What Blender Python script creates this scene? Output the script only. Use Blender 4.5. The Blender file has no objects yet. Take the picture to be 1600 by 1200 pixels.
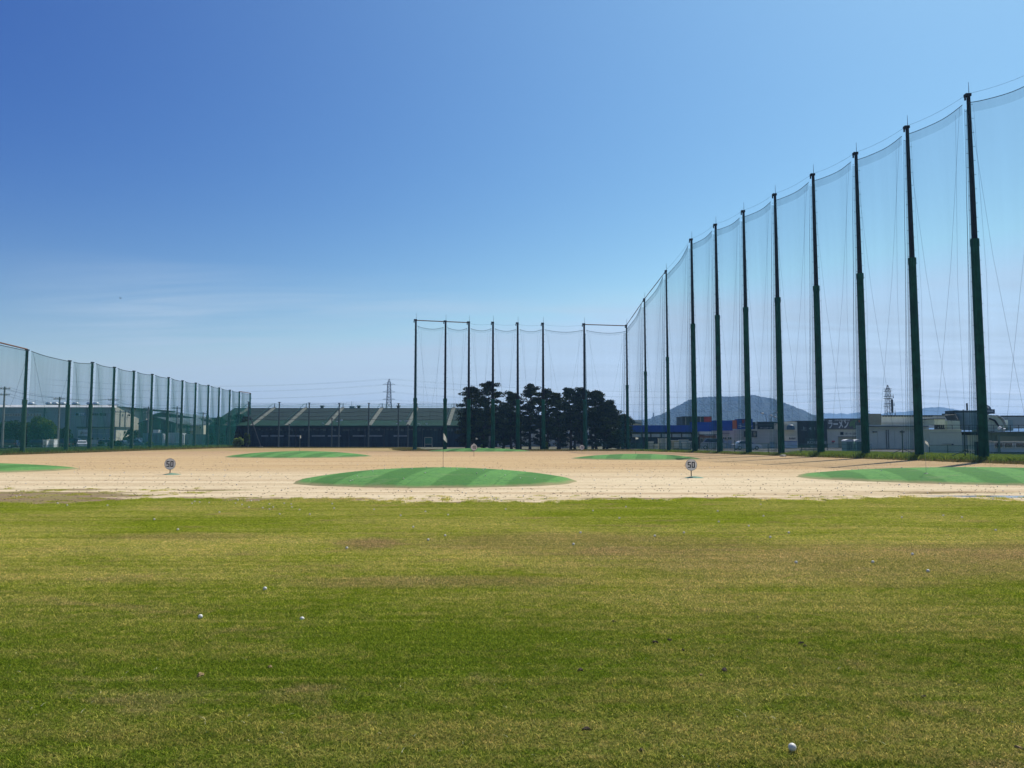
import bpy, math, random
import numpy as np
from mathutils import Vector, Matrix

# ------------------------------------------------------------------ camera, sky, sun
R = math.radians
F = 1200.0                      # focal length in pixels of the 1600 px wide photograph
PITCH = math.atan(86 / F)
EYE = 1.7
C = bpy.context.scene.collection
scn = bpy.context.scene
cd = bpy.data.cameras.new('camera'); cam = bpy.data.objects.new('camera', cd); C.objects.link(cam)
cd.sensor_width = 36; cd.lens = 27.0; cd.clip_start = 0.05; cd.clip_end = 30000
cam.location = (0, 0, EYE); cam.rotation_euler = (math.pi / 2 + PITCH, 0, 0)
scn.camera = cam

SUN_AZ, SUN_EL = R(40), R(51)   # azimuth to the right of the viewing direction (+Y)
world = bpy.data.worlds.new('World'); scn.world = world; world.use_nodes = True
wn = world.node_tree; wn.nodes.clear(); wl = wn.links
def N(t, x=0, y=0, tree=wn, **kw):
    n = tree.nodes.new(t)
    for k, v in kw.items(): setattr(n, k, v)
    return n
sky = N('ShaderNodeTexSky', sky_type='NISHITA', sun_disc=False, sun_elevation=SUN_EL, sun_rotation=SUN_AZ,
        altitude=0, air_density=1.0, dust_density=0.35, ozone_density=2.2)
bg = N('ShaderNodeBackground'); bg.inputs['Strength'].default_value = 0.06
wo = N('ShaderNodeOutputWorld')
# thin cirrus low in the sky: noise on a plane far overhead
tc = N('ShaderNodeTexCoord'); sx = N('ShaderNodeSeparateXYZ'); wl.new(tc.outputs['Generated'], sx.inputs[0])
def M(op, a, b=None, c=None, tree=wn, clamp=False):
    n = tree.nodes.new('ShaderNodeMath'); n.operation = op; n.use_clamp = clamp
    for i, v in enumerate((a, b, c)):
        if v is None: continue
        if isinstance(v, (int, float)): n.inputs[i].default_value = v
        else: tree.links.new(v, n.inputs[i])
    return n.outputs[0]
zz = M('ADD', M('MAXIMUM', sx.outputs[2], 0.0), 0.06)
cx = N('ShaderNodeCombineXYZ'); wl.new(M('DIVIDE', sx.outputs[0], zz), cx.inputs[0]); wl.new(M('MULTIPLY', M('DIVIDE', sx.outputs[1], zz), 1.0), cx.inputs[1])
def wnoise(scale, detail, rough, dist=0.0, off=(0, 0, 0), stretch=(1, 1, 1), rot=0):
    mp = N('ShaderNodeMapping'); mp.inputs['Location'].default_value = off; mp.inputs['Scale'].default_value = stretch; mp.inputs['Rotation'].default_value = (0, 0, rot)
    wl.new(cx.outputs[0], mp.inputs[0])
    n = N('ShaderNodeTexNoise'); n.inputs['Scale'].default_value = scale; n.inputs['Detail'].default_value = detail
    n.inputs['Roughness'].default_value = rough; n.inputs['Distortion'].default_value = dist
    wl.new(mp.outputs[0], n.inputs['Vector']); return n.outputs['Fac']
big = wnoise(0.32, 3, 0.5, 0.3, (3.1, 1.7, 0), (0.7, 1.0, 1), R(12))
fine = wnoise(1.3, 7, 0.62, 0.8, (1.3, 5.2, 0), (0.45, 1.6, 1), R(10))
def ramp01(x, lo, hi): return M('DIVIDE', M('SUBTRACT', x, lo), hi - lo, clamp=True)
band = M('MULTIPLY', ramp01(sx.outputs[2], 0.0, 0.06), M('SUBTRACT', 1.0, ramp01(sx.outputs[2], 0.165, 0.215)))
cl = M('MULTIPLY', M('MULTIPLY', M('MULTIPLY', ramp01(big, 0.32, 0.54), ramp01(fine, 0.34, 0.66)), M('MULTIPLY', band, ramp01(sx.outputs[0], -0.56, -0.42))), 0.80)
mixc = N('ShaderNodeMix', data_type='RGBA'); wl.new(cl, mixc.inputs['Factor'])
# clear spring air: deeper blue aloft, a whitish veil low down and a broad pale glow towards the sun
sr = N('ShaderNodeSeparateColor'); wl.new(sky.outputs[0], sr.inputs[0]); cmb = N('ShaderNodeCombineColor')
veil = M('POWER', 2.71828, M('MULTIPLY', M('MAXIMUM', sx.outputs[2], 0.0), -14.0))
dsun = N('ShaderNodeVectorMath', operation='DOT_PRODUCT'); wl.new(tc.outputs['Generated'], dsun.inputs[0])
dsun.inputs[1].default_value = (math.sin(SUN_AZ) * math.cos(SUN_EL), math.cos(SUN_AZ) * math.cos(SUN_EL), math.sin(SUN_EL))
glow = M('POWER', M('MAXIMUM', dsun.outputs['Value'], 0.0), 3.0)
for k, (g_, a_, v_, s_) in enumerate(((2.4, 0.092, 6.9, 1.70), (2.0, 0.156, 6.9, 2.95), (1.0, 0.890, 7.4, 2.60))):
    base = M('MINIMUM', M('MULTIPLY', M('POWER', sr.outputs[k], g_), a_), (3.3, 5.1, 7.6)[k])
    c_ = M('ADD', M('MULTIPLY', base, M('SUBTRACT', 1.0, veil)), M('ADD', M('MULTIPLY', veil, M('MULTIPLY_ADD', glow, 2.6 * v_, v_)), M('MULTIPLY', glow, s_)))
    wl.new(c_, cmb.inputs[k])
wl.new(cmb.outputs[0], mixc.inputs['A'])
mixc.inputs['B'].default_value = (4.9, 6.1, 7.4, 1)
wl.new(mixc.outputs['Result'], bg.inputs['Color']); wl.new(bg.outputs[0], wo.inputs[0])

sd = bpy.data.lights.new('sun', 'SUN'); sd.energy = 3.1; sd.angle = R(0.53); sd.color = (1.0, 0.955, 0.88)
sun = bpy.data.objects.new('sun', sd); C.objects.link(sun)
sdir = Vector((math.sin(SUN_AZ) * math.cos(SUN_EL), math.cos(SUN_AZ) * math.cos(SUN_EL), math.sin(SUN_EL)))
sun.rotation_euler = sdir.to_track_quat('Z', 'Y').to_euler(); sun.location = (60, 60, 120)

scn.view_settings.view_transform = 'Standard'; scn.view_settings.look = 'None'
HAZE = 0.00022
scn.view_settings.exposure = 0.85; scn.view_settings.gamma = 1.0; scn.view_settings.use_curve_mapping = False
scn.render.engine = 'CYCLES'
scn.cycles.max_bounces = 6; scn.cycles.diffuse_bounces = 3; scn.cycles.glossy_bounces = 2; scn.cycles.transmission_bounces = 3
scn.cycles.transparent_max_bounces = 24; scn.cycles.volume_bounces = 0
scn.cycles.use_denoising = True; scn.cycles.denoising_input_passes = 'RGB_ALBEDO_NORMAL'; scn.cycles.denoising_prefilter = 'ACCURATE'
scn.cycles.sample_clamp_indirect = 6

# ------------------------------------------------------------------ helpers
cP, sP = math.cos(PITCH), math.sin(PITCH)
def Zat(py, Y):                 # height of the point that shows at row py at distance Y
    return EYE + Y * math.tan(math.atan((600 - py) / F) + PITCH)
def Xat(px, Y, Z=1.0):
    return (px - 800) / F * (Y * cP + (Z - EYE) * sP)
def Yground(py, z=0.0):
    return (EYE - z) / -math.tan(math.atan((600 - py) / F) + PITCH)
def gpt(px, py, z=0.0):
    Y = Yground(py, z); return Xat(px, Y, z), Y

MATS = {}
def rgb(c): return (c[0], c[1], c[2], 1)
def mat(name, col, rough=0.7, var=0.12, scale=2.0, bump=0.0, metal=0.0, stretch=(1, 1, 1), alpha=None, spec=0.15, translucent=0.0, tint=None):
    if name in MATS: return MATS[name]
    m = bpy.data.materials.new(name); m.use_nodes = True; t = m.node_tree; t.nodes.clear(); L = t.links
    out = t.nodes.new('ShaderNodeOutputMaterial'); b = t.nodes.new('ShaderNodeBsdfPrincipled')
    b.inputs['Roughness'].default_value = rough; b.inputs['Metallic'].default_value = metal
    b.inputs['Specular IOR Level'].default_value = spec
    tcn = t.nodes.new('ShaderNodeNewGeometry'); mp = t.nodes.new('ShaderNodeMapping'); mp.inputs['Scale'].default_value = stretch
    L.new(tcn.outputs['Position'], mp.inputs[0])
    ns = t.nodes.new('ShaderNodeTexNoise'); ns.inputs['Scale'].default_value = scale; ns.inputs['Detail'].default_value = 6; ns.inputs['Roughness'].default_value = 0.65
    L.new(mp.outputs[0], ns.inputs['Vector'])
    mx = t.nodes.new('ShaderNodeMix'); mx.data_type = 'RGBA'
    c2 = tint if tint else tuple(min(1, v * (1 + var * 1.6)) for v in col)
    c1 = tuple(v * (1 - var * 1.6) for v in col) if not tint else col
    mx.inputs['A'].default_value = rgb(c1); mx.inputs['B'].default_value = rgb(c2)
    rp = t.nodes.new('ShaderNodeMapRange'); rp.inputs['From Min'].default_value = 0.3; rp.inputs['From Max'].default_value = 0.7
    L.new(ns.outputs['Fac'], rp.inputs['Value']); L.new(rp.outputs['Result'], mx.inputs['Factor'])
    L.new(mx.outputs['Result'], b.inputs['Base Color'])
    if bump:
        bp = t.nodes.new('ShaderNodeBump'); bp.inputs['Strength'].default_value = bump; bp.inputs['Distance'].default_value = 0.05
        L.new(ns.outputs['Fac'], bp.inputs['Height']); L.new(bp.outputs[0], b.inputs['Normal'])
    sh = b.outputs[0]
    if translucent:
        tr = t.nodes.new('ShaderNodeBsdfTranslucent'); L.new(mx.outputs['Result'], tr.inputs['Color'])
        ms = t.nodes.new('ShaderNodeMixShader'); ms.inputs[0].default_value = translucent
        L.new(sh, ms.inputs[1]); L.new(tr.outputs[0], ms.inputs[2]); sh = ms.outputs[0]
    if alpha is not None:
        tp = t.nodes.new('ShaderNodeBsdfTransparent'); ms = t.nodes.new('ShaderNodeMixShader'); ms.inputs[0].default_value = alpha
        L.new(tp.outputs[0], ms.inputs[1]); L.new(sh, ms.inputs[2]); sh = ms.outputs[0]
    L.new(sh, out.inputs[0]); MATS[name] = m; return m

def netmat(name, col, alpha, edge=0.0):
    """knotted netting: the open share of the mesh is see-through; slight streaks where it hangs in folds"""
    if name in MATS: return MATS[name]
    m = bpy.data.materials.new(name); m.use_nodes = True; t = m.node_tree; t.nodes.clear(); L = t.links
    out = t.nodes.new('ShaderNodeOutputMaterial'); d = t.nodes.new('ShaderNodeBsdfDiffuse'); d.inputs['Color'].default_value = rgb(col)
    tr = t.nodes.new('ShaderNodeBsdfTranslucent'); tr.inputs['Color'].default_value = rgb(col)
    m1 = t.nodes.new('ShaderNodeMixShader'); m1.inputs[0].default_value = 0.5; L.new(d.outputs[0], m1.inputs[1]); L.new(tr.outputs[0], m1.inputs[2])
    tp = t.nodes.new('ShaderNodeBsdfTransparent'); ms = t.nodes.new('ShaderNodeMixShader')
    g = t.nodes.new('ShaderNodeNewGeometry'); mp = t.nodes.new('ShaderNodeMapping'); mp.inputs['Scale'].default_value = (1.6, 1.6, 0.06)
    L.new(g.outputs['Position'], mp.inputs[0]); ns = t.nodes.new('ShaderNodeTexNoise'); ns.inputs['Scale'].default_value = 1.0; ns.inputs['Detail'].default_value = 4
    L.new(mp.outputs[0], ns.inputs['Vector'])
    a = M('MULTIPLY', M('MULTIPLY_ADD', ns.outputs['Fac'], 0.5, 0.75, tree=t), alpha, tree=t)
    # a net seen at a slant closes up: thread cover grows as 1/cos
    dt = t.nodes.new('ShaderNodeVectorMath'); dt.operation = 'DOT_PRODUCT'; L.new(g.outputs['Incoming'], dt.inputs[0]); L.new(g.outputs['Normal'], dt.inputs[1])
    ca = M('MAXIMUM', M('ABSOLUTE', dt.outputs['Value'], tree=t), 0.25, tree=t)
    a = M('MINIMUM', M('DIVIDE', a, ca, tree=t), 0.92, tree=t)
    L.new(a, ms.inputs[0]); L.new(tp.outputs[0], ms.inputs[1]); L.new(m1.outputs[0], ms.inputs[2]); L.new(ms.outputs[0], out.inputs[0])
    MATS[name] = m; return m

class MB:
    def __init__(s): s.v = []; s.f = []
    def add(s, vs, fs):
        o = len(s.v); s.v += [tuple(v) for v in vs]; s.f += [tuple(i + o for i in f) for f in fs]; return s
    def box(s, x0, x1, y0, y1, z0, z1):
        if x0 > x1: x0, x1 = x1, x0
        if y0 > y1: y0, y1 = y1, y0
        if z0 > z1: z0, z1 = z1, z0
        return s.add([(x0, y0, z0), (x1, y0, z0), (x1, y1, z0), (x0, y1, z0), (x0, y0, z1), (x1, y0, z1), (x1, y1, z1), (x0, y1, z1)],
                     [(0, 3, 2, 1), (4, 5, 6, 7), (0, 1, 5, 4), (1, 2, 6, 5), (2, 3, 7, 6), (3, 0, 4, 7)])
    def tube(s, a, b, r0, r1=None, n=8, cap=True):
        r1 = r0 if r1 is None else r1; a = Vector(a); b = Vector(b); d = (b - a).normalized()
        u = d.orthogonal().normalized(); w = d.cross(u)
        vs = [a + r0 * (math.cos(k * 2 * math.pi / n) * u + math.sin(k * 2 * math.pi / n) * w) for k in range(n)] + \
             [b + r1 * (math.cos(k * 2 * math.pi / n) * u + math.sin(k * 2 * math.pi / n) * w) for k in range(n)]
        fs = [(k, (k + 1) % n, n + (k + 1) % n, n + k) for k in range(n)]
        if cap: fs += [tuple(range(n - 1, -1, -1)), tuple(range(n, 2 * n))]
        return s.add(vs, fs)
    def path(s, pts, r, n=4):
        for a, b in zip(pts[:-1], pts[1:]): s.tube(a, b, r, r, n, False)
        return s
    def prism(s, poly, z0, z1):     # poly: list of (x, y)
        n = len(poly)
        return s.add([(x, y, z0) for x, y in poly] + [(x, y, z1) for x, y in poly],
                     [tuple(range(n - 1, -1, -1)), tuple(range(n, 2 * n))] + [(k, (k + 1) % n, n + (k + 1) % n, n + k) for k in range(n)])
    def prism_y(s, poly, y0, y1):   # poly: list of (x, z), counter-clockwise seen from the camera
        n = len(poly)
        return s.add([(x, y0, z) for x, z in poly] + [(x, y1, z) for x, z in poly],
                     [tuple(range(n)), tuple(range(2 * n - 1, n - 1, -1))] + [(k, n + k, n + (k + 1) % n, (k + 1) % n) for k in range(n)])
    def quad(s, a, b, c, d): return s.add([a, b, c, d], [(0, 1, 2, 3)])
    def lathe(s, prof, cx=0, cy=0, n=12):
        vs = []; fs = []
        for r, z in prof:
            for k in range(n): vs.append((cx + r * math.cos(2 * math.pi * k / n), cy + r * math.sin(2 * math.pi * k / n), z))
        for i in range(len(prof) - 1):
            for k in range(n): fs.append((i * n + k, i * n + (k + 1) % n, (i + 1) * n + (k + 1) % n, (i + 1) * n + k))
        return s.add(vs, fs)
    def build(s, name, m, parent=None, smooth=False, world=False, loc=None, kind=None):
        me = bpy.data.meshes.new(name)
        off = parent_world(parent) if (parent is not None and world) else Vector((0, 0, 0))
        if loc is not None: off = Vector(loc)
        me.from_pydata([(v[0] - off.x, v[1] - off.y, v[2] - off.z) for v in s.v], [], s.f)
        if smooth: me.shade_smooth()
        return link(me, name, m, parent, None if loc is None or parent is not None else loc, kind)
def parent_world(p):
    v = Vector(p.location)
    while p.parent is not None: p = p.parent; v = v + Vector(p.location)
    return v
def link(me, name, m, parent=None, loc=None, kind=None):
    if m is not None and len(me.materials) == 0: me.materials.append(m)
    o = bpy.data.objects.new(name, me); C.objects.link(o)
    if parent is not None: o.parent = parent
    if loc is not None: o.location = loc
    if kind: o['kind'] = kind
    return o
def tag(o, label, cat, group=None):
    o['label'] = label; o['category'] = cat
    if group: o['group'] = group
    return o
def thing(name, label, cat, loc=(0, 0, 0), rz=0.0, group=None):
    o = bpy.data.objects.new(name, None); C.objects.link(o); o.location = loc; o.rotation_euler = (0, 0, rz); o.empty_display_size = 0.5
    return tag(o, label, cat, group)
def dup(root, loc, rz=None, label=None, scale=None):
    r = root.copy(); C.objects.link(r); r.location = loc
    if rz is not None: r.rotation_euler = (0, 0, rz)
    if label: r['label'] = label
    if scale: r.scale = scale
    for ch in list(root.children):
        c = ch.copy(); C.objects.link(c); c.parent = r
        for g in list(ch.children):
            d = g.copy(); C.objects.link(d); d.parent = c
    return r
def text_mesh(body, size, depth=0.01, bold=0.0, align='CENTER', xs=1.0):
    cu = bpy.data.curves.new('lettering', 'FONT'); cu.body = body; cu.size = size; cu.extrude = depth / 2; cu.align_x = align; cu.align_y = 'CENTER'
    cu.offset = bold; cu.resolution_u = 3
    o = bpy.data.objects.new('lettering', cu); C.objects.link(o)
    dg = bpy.context.evaluated_depsgraph_get(); me = bpy.data.meshes.new_from_object(o.evaluated_get(dg))
    me = me.copy(); C.objects.unlink(o); bpy.data.objects.remove(o)
    me.transform(Matrix.Rotation(math.pi / 2, 4, 'X') @ Matrix.Scale(xs, 4, (1, 0, 0))); me.materials.clear()
    return me
def fit_text(parent, body, px0, px1, py0, py1, Y, m, bold=0.0, depth=0.02, stretch=True, name='lettering'):
    """flat lettering that fills a rectangle of a wall at distance Y"""
    me = text_mesh(body, 1.0, depth, bold)
    co = np.empty(len(me.vertices) * 3); me.vertices.foreach_get('co', co); co = co.reshape(-1, 3)
    lo, hi = co.min(0), co.max(0)
    x0, x1 = Xat(px0, Y, Zat(py0, Y)), Xat(px1, Y, Zat(py0, Y)); z0, z1 = Zat(py1, Y), Zat(py0, Y)
    sxx = (x1 - x0) / (hi[0] - lo[0]); szz = (z1 - z0) / (hi[2] - lo[2])
    pw = parent_world(parent)
    co[:, 0] = (co[:, 0] - lo[0]) * sxx + x0 - pw.x; co[:, 2] = (co[:, 2] - lo[2]) * szz + z0 - pw.z; co[:, 1] += Y - depth / 2 - 0.003 - pw.y
    me.vertices.foreach_set('co', co.ravel()); me.update()
    return link(me, name, m, parent)
def fbox(parent, name, m, px0, px1, py0, py1, Y, depth, z0=None, label=None):
    """a box whose front face, at distance Y, shows at these rows and columns"""
    zt = Zat(py0, Y); zb = Zat(py1, Y) if z0 is None else z0; zm = (zt + zb) / 2
    o = MB().box(Xat(px0, Y, zm), Xat(px1, Y, zm), Y, Y + depth, zb, zt).build(name, m, parent, world=True)
    if label: o['label'] = label
    return o

rnd = random.Random(7); rng = np.random.default_rng(11)

# ------------------------------------------------------------------ ground colours
def grass_group():
    g = bpy.data.node_groups.new('lawn_colour', 'ShaderNodeTree')
    g.interface.new_socket('Color', in_out='OUTPUT', socket_type='NodeSocketColor')
    g.interface.new_socket('Dry', in_out='OUTPUT', socket_type='NodeSocketFloat')
    go = g.nodes.new('NodeGroupOutput'); ge = g.nodes.new('ShaderNodeNewGeometry'); L = g.links
    def ns(scale, detail, stretch=(1, 1, 0), off=(0, 0, 0), rough=0.6, dist=0):
        mp = g.nodes.new('ShaderNodeMapping'); mp.inputs['Scale'].default_value = stretch; mp.inputs['Location'].default_value = off
        L.new(ge.outputs['Position'], mp.inputs[0]); n = g.nodes.new('ShaderNodeTexNoise'); n.inputs['Scale'].default_value = scale
        n.inputs['Detail'].default_value = detail; n.inputs['Roughness'].default_value = rough; n.inputs['Distortion'].default_value = dist
        L.new(mp.outputs[0], n.inputs['Vector']); return n.outputs['Fac']
    def rmp(x, a, b): return M('DIVIDE', M('SUBTRACT', x, a, tree=g), b - a, tree=g, clamp=True)
    sp = g.nodes.new('ShaderNodeSeparateXYZ'); L.new(ge.outputs['Position'], sp.inputs[0]); Yp = sp.outputs[1]
    patch = ns(0.33, 5, (0.55, 1, 0), (3, 2, 0), 0.62, 0.4)          # metres wide patches
    strip = ns(1.0, 5, (0.10, 1.9, 0), (0, 7, 0), 0.55)               # mower passes, left to right
    fine = ns(7.0, 4, (0.8, 1, 0), (5, 0, 0), 0.7)
    spot = ns(1.1, 6, (0.5, 1, 0), (1, 9, 0), 0.7, 0.6)
    dry = M('ADD', M('MULTIPLY', patch, 0.50, tree=g), M('ADD', M('MULTIPLY', strip, 0.24, tree=g), M('MULTIPLY', fine, 0.44, tree=g), tree=g), tree=g)
    # the photo's driest belt lies 8.5 to 15 m out, the greenest one 5.5 to 8 m
    belt = M('MULTIPLY', M('MULTIPLY', rmp(Yp, 7.4, 9.5), M('SUBTRACT', 1.0, rmp(Yp, 12.5, 16.5), tree=g), tree=g), 0.05, tree=g)
    near = M('MULTIPLY', M('SUBTRACT', 1.0, rmp(Yp, 4.2, 5.2), tree=g), 0.035, tree=g)
    dry = M('ADD', M('ADD', dry, M('MULTIPLY', M('MULTIPLY', rmp(Yp, 5.0, 5.6), M('SUBTRACT', 1.0, rmp(Yp, 7.5, 9.0), tree=g), tree=g), -0.022, tree=g), tree=g), M('ADD', belt, near, tree=g), tree=g)
    dry = rmp(dry, 0.535, 0.79)
    def mix(fac, a, b):
        n = g.nodes.new('ShaderNodeMix'); n.data_type = 'RGBA'
        if isinstance(fac, float): n.inputs['Factor'].default_value = fac
        else: L.new(fac, n.inputs['Factor'])
        for k, v in (('A', a), ('B', b)):
            if isinstance(v, tuple): n.inputs[k].default_value = rgb(v)
            else: L.new(v, n.inputs[k])
        return n.outputs['Result']
    farg = rmp(Yp, 6.0, 11.0)  # far lawn coloured brighter, standing in for the view-angle light gradient
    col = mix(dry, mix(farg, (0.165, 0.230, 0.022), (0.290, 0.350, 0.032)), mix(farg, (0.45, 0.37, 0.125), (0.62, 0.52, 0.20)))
    col = mix(M('MULTIPLY', rmp(spot, 0.56, 0.70), 0.6, tree=g), col, (0.42, 0.30, 0.16))
    # bare scuffed patches the photo shows
    for (x, y, rx, ry) in ((-2.27, 12.4, 0.48, 0.75), (1.0, 12.6, 3.0, 1.3), (5.0, 10.8, 4.2, 1.6), (9.2, 11.4, 3.2, 1.2), (-0.9, 9.2, 1.6, 0.4), (11.5, 12.4, 2.4, 0.5), (-5.8, 13.4, 1.6, 0.5)):
        dx = M('DIVIDE', M('SUBTRACT', sp.outputs[0], x, tree=g), rx, tree=g); dy = M('DIVIDE', M('SUBTRACT', Yp, y, tree=g), ry, tree=g)
        r2 = M('ADD', M('MULTIPLY', dx, dx, tree=g), M('MULTIPLY', dy, dy, tree=g), tree=g)
        f = M('MULTIPLY', M('SUBTRACT', 1.0, rmp(M('ADD', r2, M('MULTIPLY', M('SUBTRACT', spot, 0.5, tree=g), 4.0, tree=g), tree=g), 0.2, 1.6), tree=g), 0.62 if rx < 1 else 0.42, tree=g)
        col = mix(f, col, (0.40, 0.27, 0.165))
    # fine left-to-right lines left by the mower
    ln = ns(1.0, 4, (0.05, 5.5, 0), (2, 4, 0), 0.6)
    col = mix(M('MULTIPLY', rmp(ln, 0.50, 0.64), 0.22, tree=g), col, (0.085, 0.10, 0.018))
    col = mix(M('MULTIPLY', M('SUBTRACT', 1.0, rmp(ln, 0.34, 0.44), tree=g), 0.22, tree=g), col, (0.50, 0.45, 0.14))
    L.new(col, go.inputs[0]); L.new(dry, go.inputs[1]); return g
LG = grass_group()
def lawn_material(blades):
    m = bpy.data.materials.new('turf_blades' if blades else 'turf_soil'); m.use_nodes = True; t = m.node_tree; t.nodes.clear(); L = t.links
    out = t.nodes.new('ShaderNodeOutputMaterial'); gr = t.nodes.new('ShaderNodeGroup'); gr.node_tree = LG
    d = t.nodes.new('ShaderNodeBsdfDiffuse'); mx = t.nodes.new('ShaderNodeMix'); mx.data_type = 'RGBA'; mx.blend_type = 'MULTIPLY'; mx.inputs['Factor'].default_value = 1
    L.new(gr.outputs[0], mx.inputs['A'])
    if blades:
        at = t.nodes.new('ShaderNodeAttribute'); at.attribute_name = 'tone'; at.attribute_type = 'GEOMETRY'
        cr = t.nodes.new('ShaderNodeValToRGB'); L.new(at.outputs['Fac'], cr.inputs[0]); e = cr.color_ramp.elements
        e[0].position = 0; e[0].color = (0.30, 0.42, 0.32, 1); e[1].position = 1; e[1].color = (2.9, 2.4, 2.6, 1)
        for p, c in ((0.45, (0.92, 1.02, 0.8, 1)), (0.7, (1.55, 1.40, 1.2, 1)), (0.9, (2.2, 1.8, 1.9, 1))): q = e.new(p); q.color = c
        L.new(cr.outputs[0], mx.inputs['B'])
        tr = t.nodes.new('ShaderNodeBsdfTranslucent'); L.new(mx.outputs['Result'], d.inputs[0]); L.new(mx.outputs['Result'], tr.inputs[0])
        ms = t.nodes.new('ShaderNodeMixShader'); ms.inputs[0].default_value = 0.42; L.new(d.outputs[0], ms.inputs[1]); L.new(tr.outputs[0], ms.inputs[2]); L.new(ms.outputs[0], out.inputs[0])
    else:
        ge = t.nodes.new('ShaderNodeNewGeometry'); ns = t.nodes.new('ShaderNodeTexNoise'); ns.inputs['Scale'].default_value = 38; ns.inputs['Detail'].default_value = 5; ns.inputs['Roughness'].default_value = 0.75
        L.new(ge.outputs['Position'], ns.inputs['Vector'])
        cr = t.nodes.new('ShaderNodeValToRGB'); L.new(ns.outputs['Fac'], cr.inputs[0]); e = cr.color_ramp.elements
        e[0].position = 0.38; e[0].color = (0.16, 0.17, 0.15, 1); e[1].position = 0.66; e[1].color = (0.85, 0.85, 0.8, 1); L.new(cr.outputs[0], mx.inputs['B'])
        bp = t.nodes.new('ShaderNodeBump'); bp.inputs['Strength'].default_value = 0.8; bp.inputs['Distance'].default_value = 0.02; L.new(ns.outputs['Fac'], bp.inputs['Height']); L.new(bp.outputs[0], d.inputs['Normal'])
        L.new(mx.outputs['Result'], d.inputs[0]); L.new(d.outputs[0], out.inputs[0])
    return m
M_turf, M_blade = lawn_material(False), lawn_material(True)

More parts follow.
